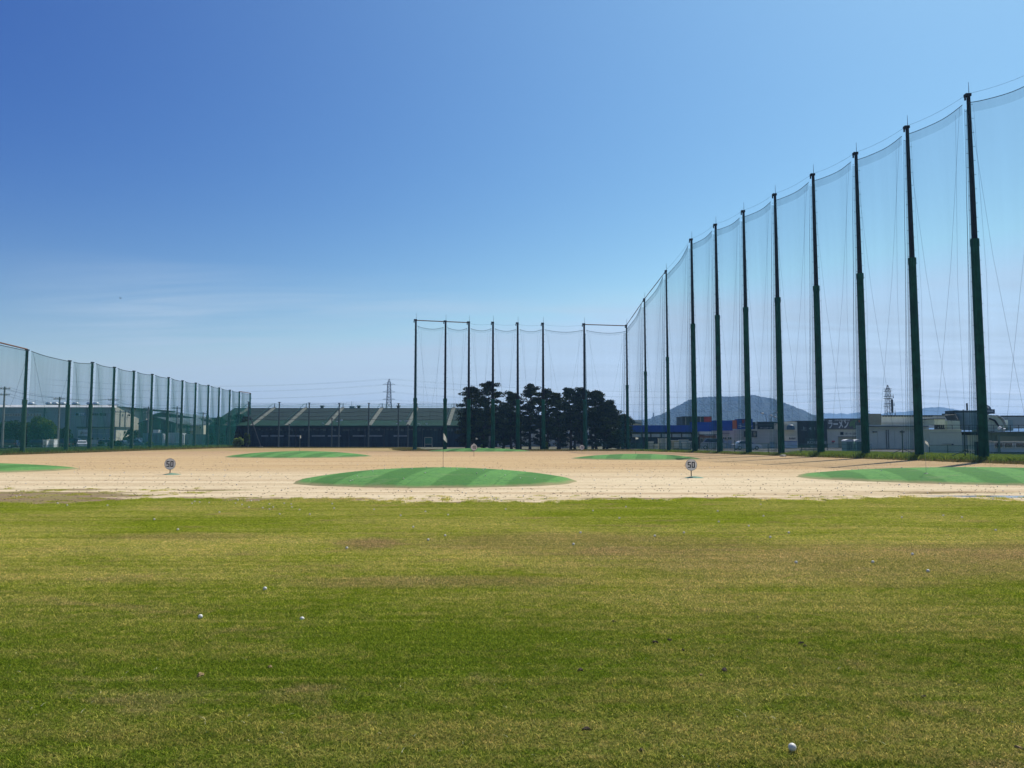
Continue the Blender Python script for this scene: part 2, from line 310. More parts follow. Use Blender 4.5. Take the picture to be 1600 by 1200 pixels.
def sand_material():
    m = bpy.data.materials.new('sandy_soil'); m.use_nodes = True; t = m.node_tree; t.nodes.clear(); L = t.links
    out = t.nodes.new('ShaderNodeOutputMaterial'); d = t.nodes.new('ShaderNodeBsdfDiffuse'); ge = t.nodes.new('ShaderNodeNewGeometry')
    sp = t.nodes.new('ShaderNodeSeparateXYZ'); L.new(ge.outputs['Position'], sp.inputs[0])
    def ns(scale, detail, stretch=(1, 1, 0), off=(0, 0, 0), rough=0.6):
        mp = t.nodes.new('ShaderNodeMapping'); mp.inputs['Scale'].default_value = stretch; mp.inputs['Location'].default_value = off
        L.new(ge.outputs['Position'], mp.inputs[0]); n = t.nodes.new('ShaderNodeTexNoise'); n.inputs['Scale'].default_value = scale
        n.inputs['Detail'].default_value = detail; n.inputs['Roughness'].default_value = rough; L.new(mp.outputs[0], n.inputs['Vector']); return n.outputs['Fac']
    def rmp(x, a, b): return M('DIVIDE', M('SUBTRACT', x, a, tree=t), b - a, tree=t, clamp=True)
    def mix(fac, a, b, mode='MIX'):
        n = t.nodes.new('ShaderNodeMix'); n.data_type = 'RGBA'; n.blend_type = mode
        if isinstance(fac, float): n.inputs['Factor'].default_value = fac
        else: L.new(fac, n.inputs['Factor'])
        for k, v in (('A', a), ('B', b)):
            if isinstance(v, tuple): n.inputs[k].default_value = rgb(v)
            else: L.new(v, n.inputs[k])
        return n.outputs['Result']
    wob = M('MULTIPLY', M('SUBTRACT', ns(0.06, 3), 0.5, tree=t), 16.0, tree=t)
    Yw = M('ADD', sp.outputs[1], wob, tree=t)
    far = rmp(Yw, 32.0, 47.0)
    col = mix(far, (0.65, 0.535, 0.345), (0.51, 0.368, 0.195))
    col = mix(rmp(Yw, 70, 96), col, (0.42, 0.29, 0.165))
    streak = ns(0.9, 6, (0.05, 1, 0), (0, 3, 0), 0.65); col = mix(M('MULTIPLY', rmp(streak, 0.45, 0.66), 0.60, tree=t), col, (0.33, 0.20, 0.105))
    s2 = ns(0.35, 5, (0.12, 1, 0), (9, 3, 0)); col = mix(M('MULTIPLY', rmp(s2, 0.5, 0.72), 0.45, tree=t), col, (0.60, 0.47, 0.30))
    mott = ns(2.6, 6, (0.6, 1, 0), (2, 2, 0), 0.75); col = mix(M('MULTIPLY', rmp(mott, 0.50, 0.72), 0.50, tree=t), col, (0.27, 0.17, 0.09))
    speck = ns(5.5, 3, (0.55, 0.55, 0), (0, 0, 0), 0.6); col = mix(M('MULTIPLY', rmp(speck, 0.66, 0.70), 0.65, tree=t), col, (0.10, 0.075, 0.05))
    # dry weeds creeping in at the lawn's edge, at the left, and along the far edge
    weed = ns(0.9, 6, (0.32, 1.3, 0), (4, 1, 0), 0.7)
    edge = M('SUBTRACT', 1.0, rmp(sp.outputs[1], 20.5, 24.5), tree=t)
    lft = M('MULTIPLY', M('SUBTRACT', 1.0, rmp(sp.outputs[0], -15.0, -7.5), tree=t), M('SUBTRACT', 1.0, rmp(sp.outputs[1], 24.0, 29.0), tree=t), tree=t)
    w = M('ADD', M('MULTIPLY', edge, 0.145, tree=t), M('MULTIPLY', lft, 0.20, tree=t), tree=t)
    def blob(x0, y0, rx, ry, a):
        dx = M('DIVIDE', M('SUBTRACT', sp.outputs[0], x0, tree=t), rx, tree=t); dy = M('DIVIDE', M('SUBTRACT', sp.outputs[1], y0, tree=t), ry, tree=t)
        return M('MULTIPLY', M('SUBTRACT', 1.0, rmp(M('ADD', M('MULTIPLY', dx, dx, tree=t), M('MULTIPLY', dy, dy, tree=t), tree=t), 0.2, 1.3), tree=t), a, tree=t)
    for bb in ((-7.2, 21.2, 3.6, 1.5, 0.15), (-14.5, 22.6, 4.0, 2.6, 0.13), (12.8, 24.6, 4.5, 0.9, 0.16), (-9.8, 25.6, 2.3, 0.45, 0.20), (5.4, 22.2, 3.0, 0.5, 0.12)): w = M('ADD', w, blob(*bb), tree=t)
    wm = rmp(M('ADD', weed, w, tree=t), 0.655, 0.70)
    wcol = mix(rmp(ns(1.6, 4, (0.3, 1, 0), (8, 8, 0)), 0.42, 0.58), (0.19, 0.125, 0.08), (0.17, 0.150, 0.045))
    col = mix(M('MULTIPLY', wm, 0.85, tree=t), col, wcol)
    far_w = rmp(M('ADD', weed, M('MULTIPLY', rmp(sp.outputs[1], 96.0, 112.0), 0.20, tree=t), tree=t), 0.62, 0.70)
    col = mix(M('MULTIPLY', far_w, M('MULTIPLY', rmp(sp.outputs[1], 90.0, 100.0), 0.6, tree=t), tree=t), col, (0.22, 0.19, 0.05))
    bp = t.nodes.new('ShaderNodeBump'); bp.inputs['Strength'].default_value = 0.7; bp.inputs['Distance'].default_value = 0.06
    L.new(ns(9, 6, (1, 1, 1), (0, 0, 0), 0.75), bp.inputs['Height']); L.new(bp.outputs[0], d.inputs['Normal'])
    L.new(col, d.inputs['Color']); L.new(d.outputs[0], out.inputs[0]); return m
M_sand = sand_material()

# ------------------------------------------------------------------ ground, sand, lawn
M_ground = mat('rough_ground', (0.13, 0.125, 0.075), 0.95, 0.2, 0.15, 0.3)
MB().quad((-5600, -300, 0), (5600, -300, 0), (5600, 7600, 0), (-5600, 7600, 0)).build('ground', M_ground, kind='structure')
sandpoly = [(-55, -6), (40, -6), (45.5, 25), (35.6, 55), (27.5, 82), (18.2, 112.3), (-14.5, 112.3), (-20, 146), (-55.5, 150), (-53.2, 100), (-54, 60)]
def sheet(name, poly, z, m):
    me = MB(); me.add([(x, y, z) for x, y in poly], [tuple(range(len(poly)))]); return me.build(name, m, kind='structure')
sheet('sand_field', sandpoly, 0.004, M_sand)
EDGE = [(-14, 789), (0, 789), (60, 790), (110, 789), (150, 787), (190, 783), (240, 781), (300, 781), (350, 785), (400, 787), (430, 783), (500, 782), (560, 783), (640, 787), (700, 788), (760, 786), (830, 788),
        (900, 785), (960, 783), (1030, 783), (1100, 781), (1180, 782), (1270, 785), (1330, 783), (1380, 780), (1440, 779), (1500, 781), (1560, 784), (1620, 787), (1700, 788)]
epts = []
for (a, b), (c, d) in zip(EDGE[:-1], EDGE[1:]):
    for k in range(14):
        u = k / 14; px = a + (c - a) * u; py = b + (d - b) * u
        x, y = gpt(px, py); epts.append([x, y])
for i, p in enumerate(epts):
    p[1] += 0.45 * math.sin(i * 0.61) * math.sin(i * 0.173 + 1) + 0.25 * math.sin(i * 1.7) + rnd.uniform(-0.25, 0.25); p[0] += rnd.uniform(-0.02, 0.02)
epts = [(-30, 20.8), (-22, 20.4)] + [tuple(p) for p in epts] + [(22, 20.3), (32, 21.0)]
# turf stands 2.5 cm proud of the sand with a crumbling edge
lm = MB(); top = [(-30, -6)] + epts + [(32, -6)]
n = len(top)
lm.add([(x, y, 0.024) for x, y in top], [tuple(range(n - 1, -1, -1))])
lm.add([(x, y, 0.024) for x, y in epts] + [(x + 0.0, y + 0.10, 0.002) for x, y in epts], [(k, k + 1, len(epts) + k + 1, len(epts) + k) for k in range(len(epts) - 1)])
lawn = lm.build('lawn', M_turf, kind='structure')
ex = np.array([p[0] for p in epts]); ey = np.array([p[1] for p in epts])

def blade_patch(name, nb, size, seed, hmin, hmax, wmin, wmax, m, dead=0.25, leanr=(0.1, 1.1)):
    r = np.random.default_rng(seed)
    x = r.normal(0, size / 2, nb); y = r.normal(0, size / 2, nb); a = r.uniform(0, 2 * np.pi, nb)
    h = r.uniform(hmin, hmax, nb); w = r.uniform(wmin, wmax, nb); lean = r.uniform(*leanr, nb); az = r.uniform(0, 2 * np.pi, nb)
    ca, sa = np.cos(a) * w / 2, np.sin(a) * w / 2
    lx, ly = np.cos(az) * lean * h, np.sin(az) * lean * h
    z0 = np.full(nb, -0.004)
    v = np.stack([np.stack([x - ca, y - sa, z0], 1), np.stack([x + ca, y + sa, z0], 1),
                  np.stack([x + ca * .7 + lx * .35, y + sa * .7 + ly * .35, h * .6], 1), np.stack([x - ca * .7 + lx * .35, y - sa * .7 + ly * .35, h * .6], 1),
                  np.stack([x + lx, y + ly, h], 1)], 1).reshape(-1, 3)
    i = np.arange(nb) * 5
    me = bpy.data.meshes.new(name)
    quads = np.stack([i, i + 1, i + 2, i + 3], 1); tris = np.stack([i + 3, i + 2, i + 4], 1)
    me.vertices.add(nb * 5); me.vertices.foreach_set('co', v.ravel())
    me.loops.add(nb * 7); me.polygons.add(nb * 2)
    me.loops.foreach_set('vertex_index', np.concatenate([quads.ravel(), tris.ravel()]))
    me.polygons.foreach_set('loop_start', np.concatenate([np.arange(nb) * 4, nb * 4 + np.arange(nb) * 3]))
    me.update(); me.validate()
    tone = r.uniform(0, 0.75, nb); tone[r.random(nb) < dead] = r.uniform(0.8, 1.0)
    at = me.attributes.new('tone', 'FLOAT', 'FACE'); at.data.foreach_set('value', np.concatenate([tone, tone]).astype(np.float32))
    me.materials.append(m)
    return bpy.data.objects.new(name, me)            # only a source for instancing, never linked
def scatter(name, pts, rots, scales, sources, label=None):
    """one 'stuff' object whose points carry instances of the source meshes"""
    me = bpy.data.meshes.new(name); me.vertices.add(len(pts)); me.vertices.foreach_set('co', np.asarray(pts, dtype=float).ravel())
    for nm, arr in (('rz', rots), ('sc', scales)):
        a = me.attributes.new(nm, 'FLOAT', 'POINT'); a.data.foreach_set('value', np.asarray(arr, dtype=np.float32))
    pick = me.attributes.new('pick', 'INT', 'POINT'); pick.data.foreach_set('value', (np.arange(len(pts)) * 7 % len(sources)).astype(np.int32))
    o = bpy.data.objects.new(name, me); C.objects.link(o); o['kind'] = 'stuff'
    if label: o['label'] = label
    g = bpy.data.node_groups.new(name + '_scatter', 'GeometryNodeTree')
    g.interface.new_socket('Geometry', in_out='INPUT', socket_type='NodeSocketGeometry'); g.interface.new_socket('Geometry', in_out='OUTPUT', socket_type='NodeSocketGeometry')
    gi = g.nodes.new('NodeGroupInput'); go = g.nodes.new('NodeGroupOutput'); gg = g.nodes.new('GeometryNodeGeometryToInstance')
    for s in sources[::-1]:
        oi = g.nodes.new('GeometryNodeObjectInfo'); oi.inputs['Object'].default_value = s; oi.inputs['As Instance'].default_value = True; g.links.new(oi.outputs['Geometry'], gg.inputs[0])
    ip = g.nodes.new('GeometryNodeInstanceOnPoints'); g.links.new(gi.outputs[0], ip.inputs['Points']); g.links.new(gg.outputs[0], ip.inputs['Instance'])
    # the joined geometry is one instance per source once realised into a collection of instances
    def attr(nm, ty):
        a = g.nodes.new('GeometryNodeInputNamedAttribute'); a.data_type = ty; a.inputs['Name'].default_value = nm; return a.outputs['Attribute']
    jn = g.nodes.new('GeometryNodeJoinGeometry')
    g.nodes.remove(gg)
    for oi in [x for x in g.nodes if x.bl_idname == 'GeometryNodeObjectInfo']: g.links.new(oi.outputs['Geometry'], jn.inputs[0])
    g.links.new(jn.outputs[0], ip.inputs['Instance']); ip.inputs['Pick Instance'].default_value = True
    g.links.new(attr('pick', 'INT'), ip.inputs['Instance Index'])
    cr = g.nodes.new('ShaderNodeCombineXYZ'); g.links.new(attr('rz', 'FLOAT'), cr.inputs[2]); g.links.new(cr.outputs[0], ip.inputs['Rotation'])
    cs = g.nodes.new('ShaderNodeCombineXYZ'); sc = attr('sc', 'FLOAT')
    for k in range(3): g.links.new(sc, cs.inputs[k])
    g.links.new(cs.outputs[0], ip.inputs['Scale']); g.links.new(ip.outputs[0], go.inputs[0])
    md = o.modifiers.new('scatter', 'NODES'); md.node_group = g
    return o
src = [blade_patch('turf_patch', 2100, 0.50, 100 + k, 0.010, 0.022, 0.0026, 0.0056, M_blade, 0.22, (0.5, 2.4)) for k in range(5)]
pts = []
y = 2.6
while y < 22.4:
    hw = 0.72 * y + 2.2; x = -hw
    while x < hw:
        if y < np.interp(x, ex, ey) - 0.45: pts.append((x + rnd.uniform(-.2, .2), y + rnd.uniform(-.2, .2), 0.022))
        x += 0.42
    y += 0.42
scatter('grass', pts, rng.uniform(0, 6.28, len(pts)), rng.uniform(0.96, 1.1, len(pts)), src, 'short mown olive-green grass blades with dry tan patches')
straw = [blade_patch('dry_clipping', 5, 0.30, 500 + k, 0.003, 0.012, 0.0025, 0.004, mat('pale_clipping', (.62, .58, .36), .8, .2, 30), 0, (2, 5)) for k in range(3)]
cp_ = [(rnd.uniform(-.7, .7) * (yy + 1), yy, 0.038) for yy in (rnd.uniform(3.6, 6.4) for _ in range(90))]
scatter('clippings', cp_, rng.uniform(0, 6.3, len(cp_)), rng.uniform(.6, 1.0, len(cp_)), straw, 'pale dry grass clippings lying on the near lawn')
# ragged tufts along the crumbling edge
tuft = [blade_patch('edge_tuft', 90, 0.16, 300 + k, 0.02, 0.050, 0.004, 0.008, M_blade, 0.4) for k in range(4)]
tp = []
for i in range(900):
    k = rnd.randrange(3, len(epts) - 4); x, yy = epts[k]
    tp.append((x + rnd.uniform(-.15, .15), yy - abs(rnd.gauss(0, 0.22)) + 0.05, 0.01))
for i in range(420):      # clumps that have spread into the sand on the left and here and there along the edge
    px = rnd.choice([rnd.uniform(-10, 330), rnd.uniform(0, 1600)]); py = rnd.uniform(762, 785) if px < 330 else rnd.gauss(781, 3)
    if px < 330 and (py * 0.37 + px * 0.021) % 3.0 > 1.25: continue
    x, yy = gpt(px, min(py, 786)); tp.append((x, yy, 0.0))
scatter('edge_grass', tp, rng.uniform(0, 6.3, len(tp)), rng.uniform(0.7, 1.3, len(tp)), tuft, 'ragged dry grass tufts along the edge of the lawn')

# ------------------------------------------------------------------ target greens
def green_material():
    m = bpy.data.materials.new('artificial_turf'); m.use_nodes = True; t = m.node_tree; t.nodes.clear(); L = t.links
    out = t.nodes.new('ShaderNodeOutputMaterial'); d = t.nodes.new('ShaderNodeBsdfPrincipled'); d.inputs['Roughness'].default_value = 0.9; d.inputs['Specular IOR Level'].default_value = 0.05
    ge = t.nodes.new('ShaderNodeNewGeometry'); oi = t.nodes.new('ShaderNodeObjectInfo')
    def ns(scale, detail, stretch=(1, 1, 0), rough=0.6):
        mp = t.nodes.new('ShaderNodeMapping'); mp.inputs['Scale'].default_value = stretch; L.new(ge.outputs['Position'], mp.inputs[0])
        n = t.nodes.new('ShaderNodeTexNoise'); n.inputs['Scale'].default_value = scale; n.inputs['Detail'].default_value = detail; n.inputs['Roughness'].default_value = rough; L.new(mp.outputs[0], n.inputs['Vector']); return n.outputs['Fac']
    def rmp(x, a, b): return M('DIVIDE', M('SUBTRACT', x, a, tree=t), b - a, tree=t, clamp=True)
    def mix(fac, a, b):
        n = t.nodes.new('ShaderNodeMix'); n.data_type = 'RGBA'
        if isinstance(fac, float): n.inputs['Factor'].default_value = fac
        else: L.new(fac, n.inputs['Factor'])
        for k, v in (('A', a), ('B', b)):
            if isinstance(v, tuple): n.inputs[k].default_value = rgb(v)
            else: L.new(v, n.inputs[k])
        return n.outputs['Result']
    sp = t.nodes.new('ShaderNodeSeparateXYZ'); L.new(ge.outputs['Position'], sp.inputs[0])
    s = M('ADD', M('MULTIPLY', sp.outputs[0], 1.0, tree=t), M('MULTIPLY', sp.outputs[1], -0.22, tree=t), tree=t)
    w = M('SINE', M('MULTIPLY', s, 2.5, tree=t), tree=t)
    col = mix(rmp(M('ADD', w, M('MULTIPLY', M('SUBTRACT', ns(0.35, 3), 0.5, tree=t), 0.6, tree=t), tree=t), -0.12, 0.12), (0.078, 0.195, 0.048), (0.125, 0.285, 0.075))
    col = mix(M('MULTIPLY', rmp(ns(0.8, 5), 0.4, 0.7), 0.35, tree=t), col, (0.085, 0.21, 0.06))
    col = mix(M('MULTIPLY', rmp(ns(1.3, 5, (0.4, 1, 0)), 0.56, 0.72), 0.6, tree=t), col, (0.22, 0.27, 0.13))
    col = mix(M('MULTIPLY', rmp(ns(3.2, 6, (0.7, 1, 0), 0.8), 0.45, 0.62), 0.42, tree=t), col, (0.055, 0.150, 0.055))
    sm = M('ABSOLUTE', M('SINE', M('MULTIPLY', M('ADD', s, 0.7, tree=t), 1.05, tree=t), tree=t), tree=t)
    col = mix(M('MULTIPLY', M('SUBTRACT', 1.0, rmp(sm, 0.0, 0.03), tree=t), 0.45, tree=t), col, (0.03, 0.08, 0.03))
    col = mix(M('MULTIPLY', rmp(ns(7, 4), 0.54, 0.68), 0.6, tree=t), col, (0.035, 0.10, 0.035))
    # sand blown onto the foot of the mound
    zn = M('ADD', sp.outputs[2], M('MULTIPLY', M('SUBTRACT', ns(1.2, 4), 0.5, tree=t), 0.14, tree=t), tree=t)
    col = mix(M('MULTIPLY', M('SUBTRACT', 1.0, rmp(zn, 0.02, 0.11), tree=t), 0.75, tree=t), col, (0.33, 0.25, 0.14))
    L.new(col, d.inputs['Base Color'])
    bp = t.nodes.new('ShaderNodeBump'); bp.inputs['Strength'].default_value = 0.5; bp.inputs['Distance'].default_value = 0.03; L.new(ns(16, 4, (1, 1, 1)), bp.inputs['Height']); L.new(bp.outputs[0], d.inputs['Normal'])
    L.new(d.outputs[0], out.inputs[0]); return m
M_green = green_material()
def mound_z(g, x, y):
    cx_, cy_, a, b, h, rot = g; c, s = math.cos(rot), math.sin(rot)
    u = ((x - cx_) * c + (y - cy_) * s) / a; v = (-(x - cx_) * s + (y - cy_) * c) / b; r2 = u * u + v * v
    return h * max(0.0, 1 - r2) ** 0.85
GREENS = [('large striped artificial-turf green mound in the middle with a flag', (-3.05, 31.6, 5.75, 4.9, 0.52, R(-1))),
          ('artificial-turf green mound cut by the right edge of the photo', (21.0, 33.2, 8.6, 5.6, 0.46, R(-17))),
          ('artificial-turf green mound cut by the left edge of the photo', (-31.8, 41.8, 7.7, 5.0, 0.42, R(4))),
          ('long low striped green mound behind and left of the large one', (-20.6, 75.0, 7.0, 6.6, 0.52, R(-2))),
          ('farthest green mound, before the dark pines and behind the 100 marker', (-4.7, 107.0, 7.3, 5.0, 0.44, 0)),
          ('low green mound behind the right-hand 50 marker', (10.9, 67.2, 5.6, 5.2, 0.40, R(-3)))]
for lab, g in GREENS:
    cx_, cy_, a, b, h, rot = g; mb = MB(); nr, na = 16, 72; vs = [(0, 0, h)]; fs = []
    for i in range(1, nr + 1):
        for k in range(na):
            th = 2 * math.pi * k / na; r = i / nr; irr = 1 + 0.022 * math.sin(3 * th + cx_) + 0.014 * math.sin(7 * th + cy_) + 0.008 * math.sin(17 * th + cx_)
            u, v = r * math.cos(th) * a * irr, r * math.sin(th) * b * irr
            z = h * max(0.0, 1 - r * r) ** 0.85 + 0.010 + (-0.03 if i == nr else 0)
            vs.append((u * math.cos(rot) - v * math.sin(rot), u * math.sin(rot) + v * math.cos(rot), z))
    for k in range(na): fs.append((0, 1 + k, 1 + (k + 1) % na))
    for i in range(nr - 1):
        for k in range(na): fs.append((1 + i * na + k, 1 + (i + 1) * na + k, 1 + (i + 1) * na + (k + 1) % na, 1 + i * na + (k + 1) % na))
    mb.add(vs, fs); o = mb.build('target_green', M_green, smooth=True); o.location = (cx_, cy_, 0); tag(o, lab, 'golf green', 'artificial-turf target greens')

# ------------------------------------------------------------------ poles and nets
M_pole = mat('green_pole_paint', (0.008, 0.075, 0.042), 0.6, 0.28, 1.2, 0.05, spec=0.10)
M_pole_top = mat('backlit_top_and_fittings', (0.009, 0.012, 0.012), 0.6, 0.3, 1.5, spec=0.10)  # backlit darkness of the green upper poles put into colour; also dark fittings
M_poleL = mat('faded_green_pole', (0.035, 0.085, 0.060), 0.6, 0.2, 2.0)
M_rope = mat('dark_rope', (0.02, 0.05, 0.05), 0.8)
M_netR = netmat('green_net_thin', (0.004, 0.040, 0.040), 0.085)
M_netB = netmat('green_net_back', (0.006, 0.055, 0.05), 0.065)
M_netband = netmat('doubled_net', (0.008, 0.055, 0.06), 0.10)
M_netL = netmat('green_net_dense', (0.020, 0.155, 0.115), 0.145)
M_seam = netmat('gathered_net', (0.012, 0.06, 0.07), 0.34)
M_steel = mat('galvanised_steel', (0.30, 0.29, 0.27), 0.45, 0.15, 4.0, metal=0.6)
M_beam = mat('orange_lit_beam', (0.16, 0.09, 0.055), 0.7, 0.25, 3.0)  # orange light on the steel beams put into their base colour

def tall_pole(X, Y, H, label, joint=0.62, rb=0.34, rj=0.29, rt2=0.14, group=None, mats=(None, None), rod=1.0, name='net_pole', seg=14):
    t = thing(name, label, 'pole', (X, Y, 0), 0, group)
    zj = H * joint
    MB().lathe([(0.001, 0.0), (rb + 0.12, 0.0), (rb + 0.12, 0.16), (rb + 0.05, 0.20)], n=seg).build('base_collar', mats[0] or M_pole, t)
    MB().tube((0, 0, 0.1), (0, 0, zj), rb, rj, seg).build('lower_section', mats[0] or M_pole, t, smooth=False)
    MB().lathe([(rj + 0.03, zj - 0.5), (rj + 0.03, zj + 0.02), (rj * .7, zj + 0.03)], n=seg).build('joint_sleeve', mats[0] or M_pole, t)
    MB().tube((0, 0, zj), (0, 0, H), rj * 0.72, rt2, seg).build('upper_section', mats[1] or M_pole_top, t)
    cap = MB().box(-rt2 * (2.0 if rod else 1.0), rt2 * 1.1, -rt2 * 1.3, rt2 * 1.3, H - 0.05, H + (0.16 if rod else 0.08))
    cap.build('top_bracket', M_pole_top, t)
    if rod > 0.4:
        MB().tube((-rt2 * 1.9, 0, H - 0.05), (-rt2 * 1.9, 0, H - 0.34), 0.07, 0.07, 8).build('pulley', M_pole_top, t)
        MB().tube((rt2 * .4, 0, H + 0.1), (rt2 * .4, 0, H + 0.1 + rod), 0.025, 0.012, 6).build('lightning_rod', M_pole_top, t)
    # climbing pegs up the shaft
    pg = MB(); z = 2.5; k = 0
    while z < H - 0.6:
        r = rb + (rj - rb) * z / zj if z < zj else rj * .72; s = 1 if k % 2 else -1
        pg.tube((s * r * .9, 0, z), (s * (r + 0.13), 0, z), 0.018, 0.018, 4); z += 0.55; k += 1
    pg.build('climbing_pegs', M_pole_top, t, kind='stuff')
    return t

def net_bay(parent, A, B, zA, zB, sag, m, band=0.0, seam=True, ropes=True, belly=0.25, z0=0.05, rope_r=0.020, top_cable=None, bottom_band=0.0):
    """one bay between two poles: panel, doubled hem, head rope, tie ropes and the gathered fold beside the pole"""
    A = Vector((A[0], A[1], 0)); B = Vector((B[0], B[1], 0)); d = (B - A); L = d.length; u = d / L; nrm = Vector((u.y, -u.x, 0))
    if nrm.dot(-(A + B)) < 0: nrm = -nrm         # towards the field
    nx, nz = 14, 10; vs = []; fs = []
    def head(s): return zA + (zB - zA) * s - 4 * sag * s * (1 - s)
    for j in range(nz + 1):
        for i in range(nx + 1):
            s = i / nx; w = j / nz; z = z0 + (head(s) - z0) * w
            off = belly * math.sin(math.pi * s) * math.sin(math.pi * min(1, w * 1.02)) + 0.05 * math.sin(9 * s + 5 * w)
            vs.append(A + u * (0.25 + (L - 0.5) * s) - nrm * (off - 0.30) + Vector((0, 0, z)))
    for j in range(nz):
        for i in range(nx): k = j * (nx + 1) + i; fs.append((k, k + 1, k + nx + 2, k + nx + 1))
    MB().add(vs, fs).build('net_panel', m, parent, smooth=True)
    topv = vs[nz * (nx + 1):]
    MB().path(topv, rope_r * 1.3, 5).build('head_rope', M_rope, parent)
    if band:
        b = MB()
        for p, q in zip(topv[:-1], topv[1:]): b.quad(p + nrm * .03 - Vector((0, 0, band)), q + nrm * .03 - Vector((0, 0, band)), q + nrm * .03, p + nrm * .03)
        b.build('net_hem', M_netband, parent)
    if ropes:
        r = MB(); sgn = nrm * 0.45
        mid = A + u * L * 0.5
        for P0, s in ((A, 1), (B, -1)):
            zt = (zA if s > 0 else zB)
            p0 = P0 + u * s * 0.4 + sgn + Vector((0, 0, zt - 0.1)); p1 = P0 + u * s * (L * 0.62) + sgn + Vector((0, 0, 0.35 * zt * .3))
            pm = (p0 + p1) / 2 - u * s * L * 0.04
            r.path([p0, pm, p1], rope_r * 0.38, 3)
            r.path([P0 + u * s * 0.8 + sgn + Vector((0, 0, zt - 0.6)), P0 + u * s * 1.25 + sgn + Vector((0, 0, zt * 0.5)), P0 + u * s * 1.05 + sgn + Vector((0, 0, 0.3))], rope_r * 0.32, 3)
        r.build('tie_ropes', M_rope, parent)
    if seam:
        g = MB(); zt = zB - 0.5
        for k, (w0, w1, o0, o1) in enumerate(((0.10, 0.22, 0.28, 0.85), (0.03, 0.05, 0.55, 1.25), (0.02, 0.035, 0.42, 1.5))):
            pa = B - u * 0.1 + nrm * o0; pb = B - u * 0.15 + nrm * o1; m1 = (pa + pb) / 2
            X = Vector((1, 0, 0))
            for (p, za, wa), (q, zb, wb) in (((pb, 0.1, w1), (m1, zt * .5, (w0 + w1) / 2)), ((m1, zt * .5, (w0 + w1) / 2), (pa, zt, w0))):
                g.quad(p - X * wa + Vector((0, 0, za)), p + X * wa + Vector((0, 0, za)), q + X * wb + Vector((0, 0, zb)), q - X * wb + Vector((0, 0, zb)))
        g.build('gathered_fold', M_seam, parent)
    if top_cable:
        pa = A + Vector((0, 0, zA + top_cable)); pb = B + Vector((0, 0, zB + top_cable)); pts_ = []
        for i in range(9):
            s = i / 8; pts_.append(pa + (pb - pa) * s - Vector((0, 0, 4 * 0.22 * s * (1 - s))))
        MB().path(pts_, rope_r * 0.5, 3).build('top_cable', M_rope, parent)

ORD = ['nearest', 'second', 'third', 'fourth', 'fifth', 'sixth', 'seventh', 'eighth', 'ninth', 'tenth', 'eleventh', 'twelfth', 'thirteenth', 'fourteenth', 'fifteenth', 'sixteenth', 'seventeenth', 'eighteenth', 'nineteenth', 'twentieth', 'twenty-first', 'twenty-second', 'twenty-third', 'twenty-fourth']
# right line: evenly spaced on a straight line running away to the far corner
PR = []
tops = [None, 150, 200, 241, 274, 305, 331, 352, 375, 424, 468, 509]
basex = [None, 1538, 1437, 1353, 1283, 1221, 1170, 1125, 1086, 1045, 1010, 981]
PR.append((35.05 + .307 * 5.7, 51.3, 27.2))
for bx, ty in list(zip(basex, tops))[1:]:
    q = (bx - 800) / F * cP
    Yp = (35.05 + .307 * 57) / (q + .307); Yp = Yp
    X = Xat(bx, Yp, 0); PR.append((X, Yp, Zat(ty, Yp)))
GR = 'tall poles of the right-hand net line'
for i, (X, Y, H) in enumerate(PR):
    if i == 0: lab = 'tall green pole just outside the right edge of the photo'
    elif i == len(PR) - 1: lab = 'pole at the far corner, where the right net meets the back net'
    elif i == 1: lab = 'tallest and nearest dark green net pole, first from the right edge of the photo'
    else: lab = ORD[i - 1] + ' dark green net pole counted leftwards from the right edge of the photo'
    f = 1.0 if i < 9 else 0.72
    tall_pole(X, Y, H, lab, 0.60 if i < 9 else 0.52, 0.345 * f, 0.285 * f, 0.135 * f, GR)
rn = thing('boundary_net', 'tall thin green ball net hung between the high poles on the right', 'net', (0, 0, 0), 0, 'nets round the driving range')
for i in range(len(PR) - 1):
    A, B = PR[i], PR[i + 1]; lowA = 0.65; lowB = 0.65
    net_bay(rn, A, B, A[2] - lowA, B[2] - lowB, 0.30 if i < 8 else 0.5, M_netR, 0.75, True, True, top_cable=0.85)
for i in (8, 9, 10):
    A, B = PR[i], PR[i + 1]
    if i > 8: MB().tube((A[0], A[1], A[2] + .1), (B[0], B[1], B[2] + .1), 0.05, 0.05, 6).build('top_beam', M_beam, rn)
# back line
bx = [981, 914, 849, 809, 770, 732, 695, 648]; bt = [509, 507, 506, 505.5, 504.5, 504, 502.5, 500.5]
PB = []
for k, (x, ty) in enumerate(zip(bx, bt)):
    Y = PR[-1][1] + (113.0 - PR[-1][1]) * k / 7; PB.append((Xat(x, Y, 0), Y, Zat(ty, Y)))
names = ['', 'back-row net pole at the right end of the pine row', 'back-row net pole amid the right-hand pines', 'back-row net pole in the middle of the pine row', 'back-row net pole rising from the tallest left pine',
         'back-row net pole at the left edge of the pines', 'back-row net pole standing before the green-netted shed right of the flag', 'leftmost pole of the high back row, left of the main flag']
for k, (X, Y, H) in enumerate(PB):
    if k: tall_pole(X, Y, H, names[k], 0.40, 0.30, 0.26, 0.14, 'tall poles of the back net line')
bn = thing('boundary_net', 'high thin green ball net hung across the back above the pines', 'net', (0, 0, 0), 0, 'nets round the driving range')
for k in range(7):
    A, B = PB[k], PB[k + 1]; net_bay(bn, A, B, A[2] - 0.9, B[2] - 0.9, 0.35, M_netB, 0.35, k == 6 or k == 0, True, rope_r=0.02, top_cable=None if k in (0, 5, 6) else 0.8)
    if k in (0, 5, 6): MB().tube((A[0], A[1], A[2]), (B[0], B[1], B[2]), 0.07, 0.07, 6).build('top_beam', M_beam, bn)
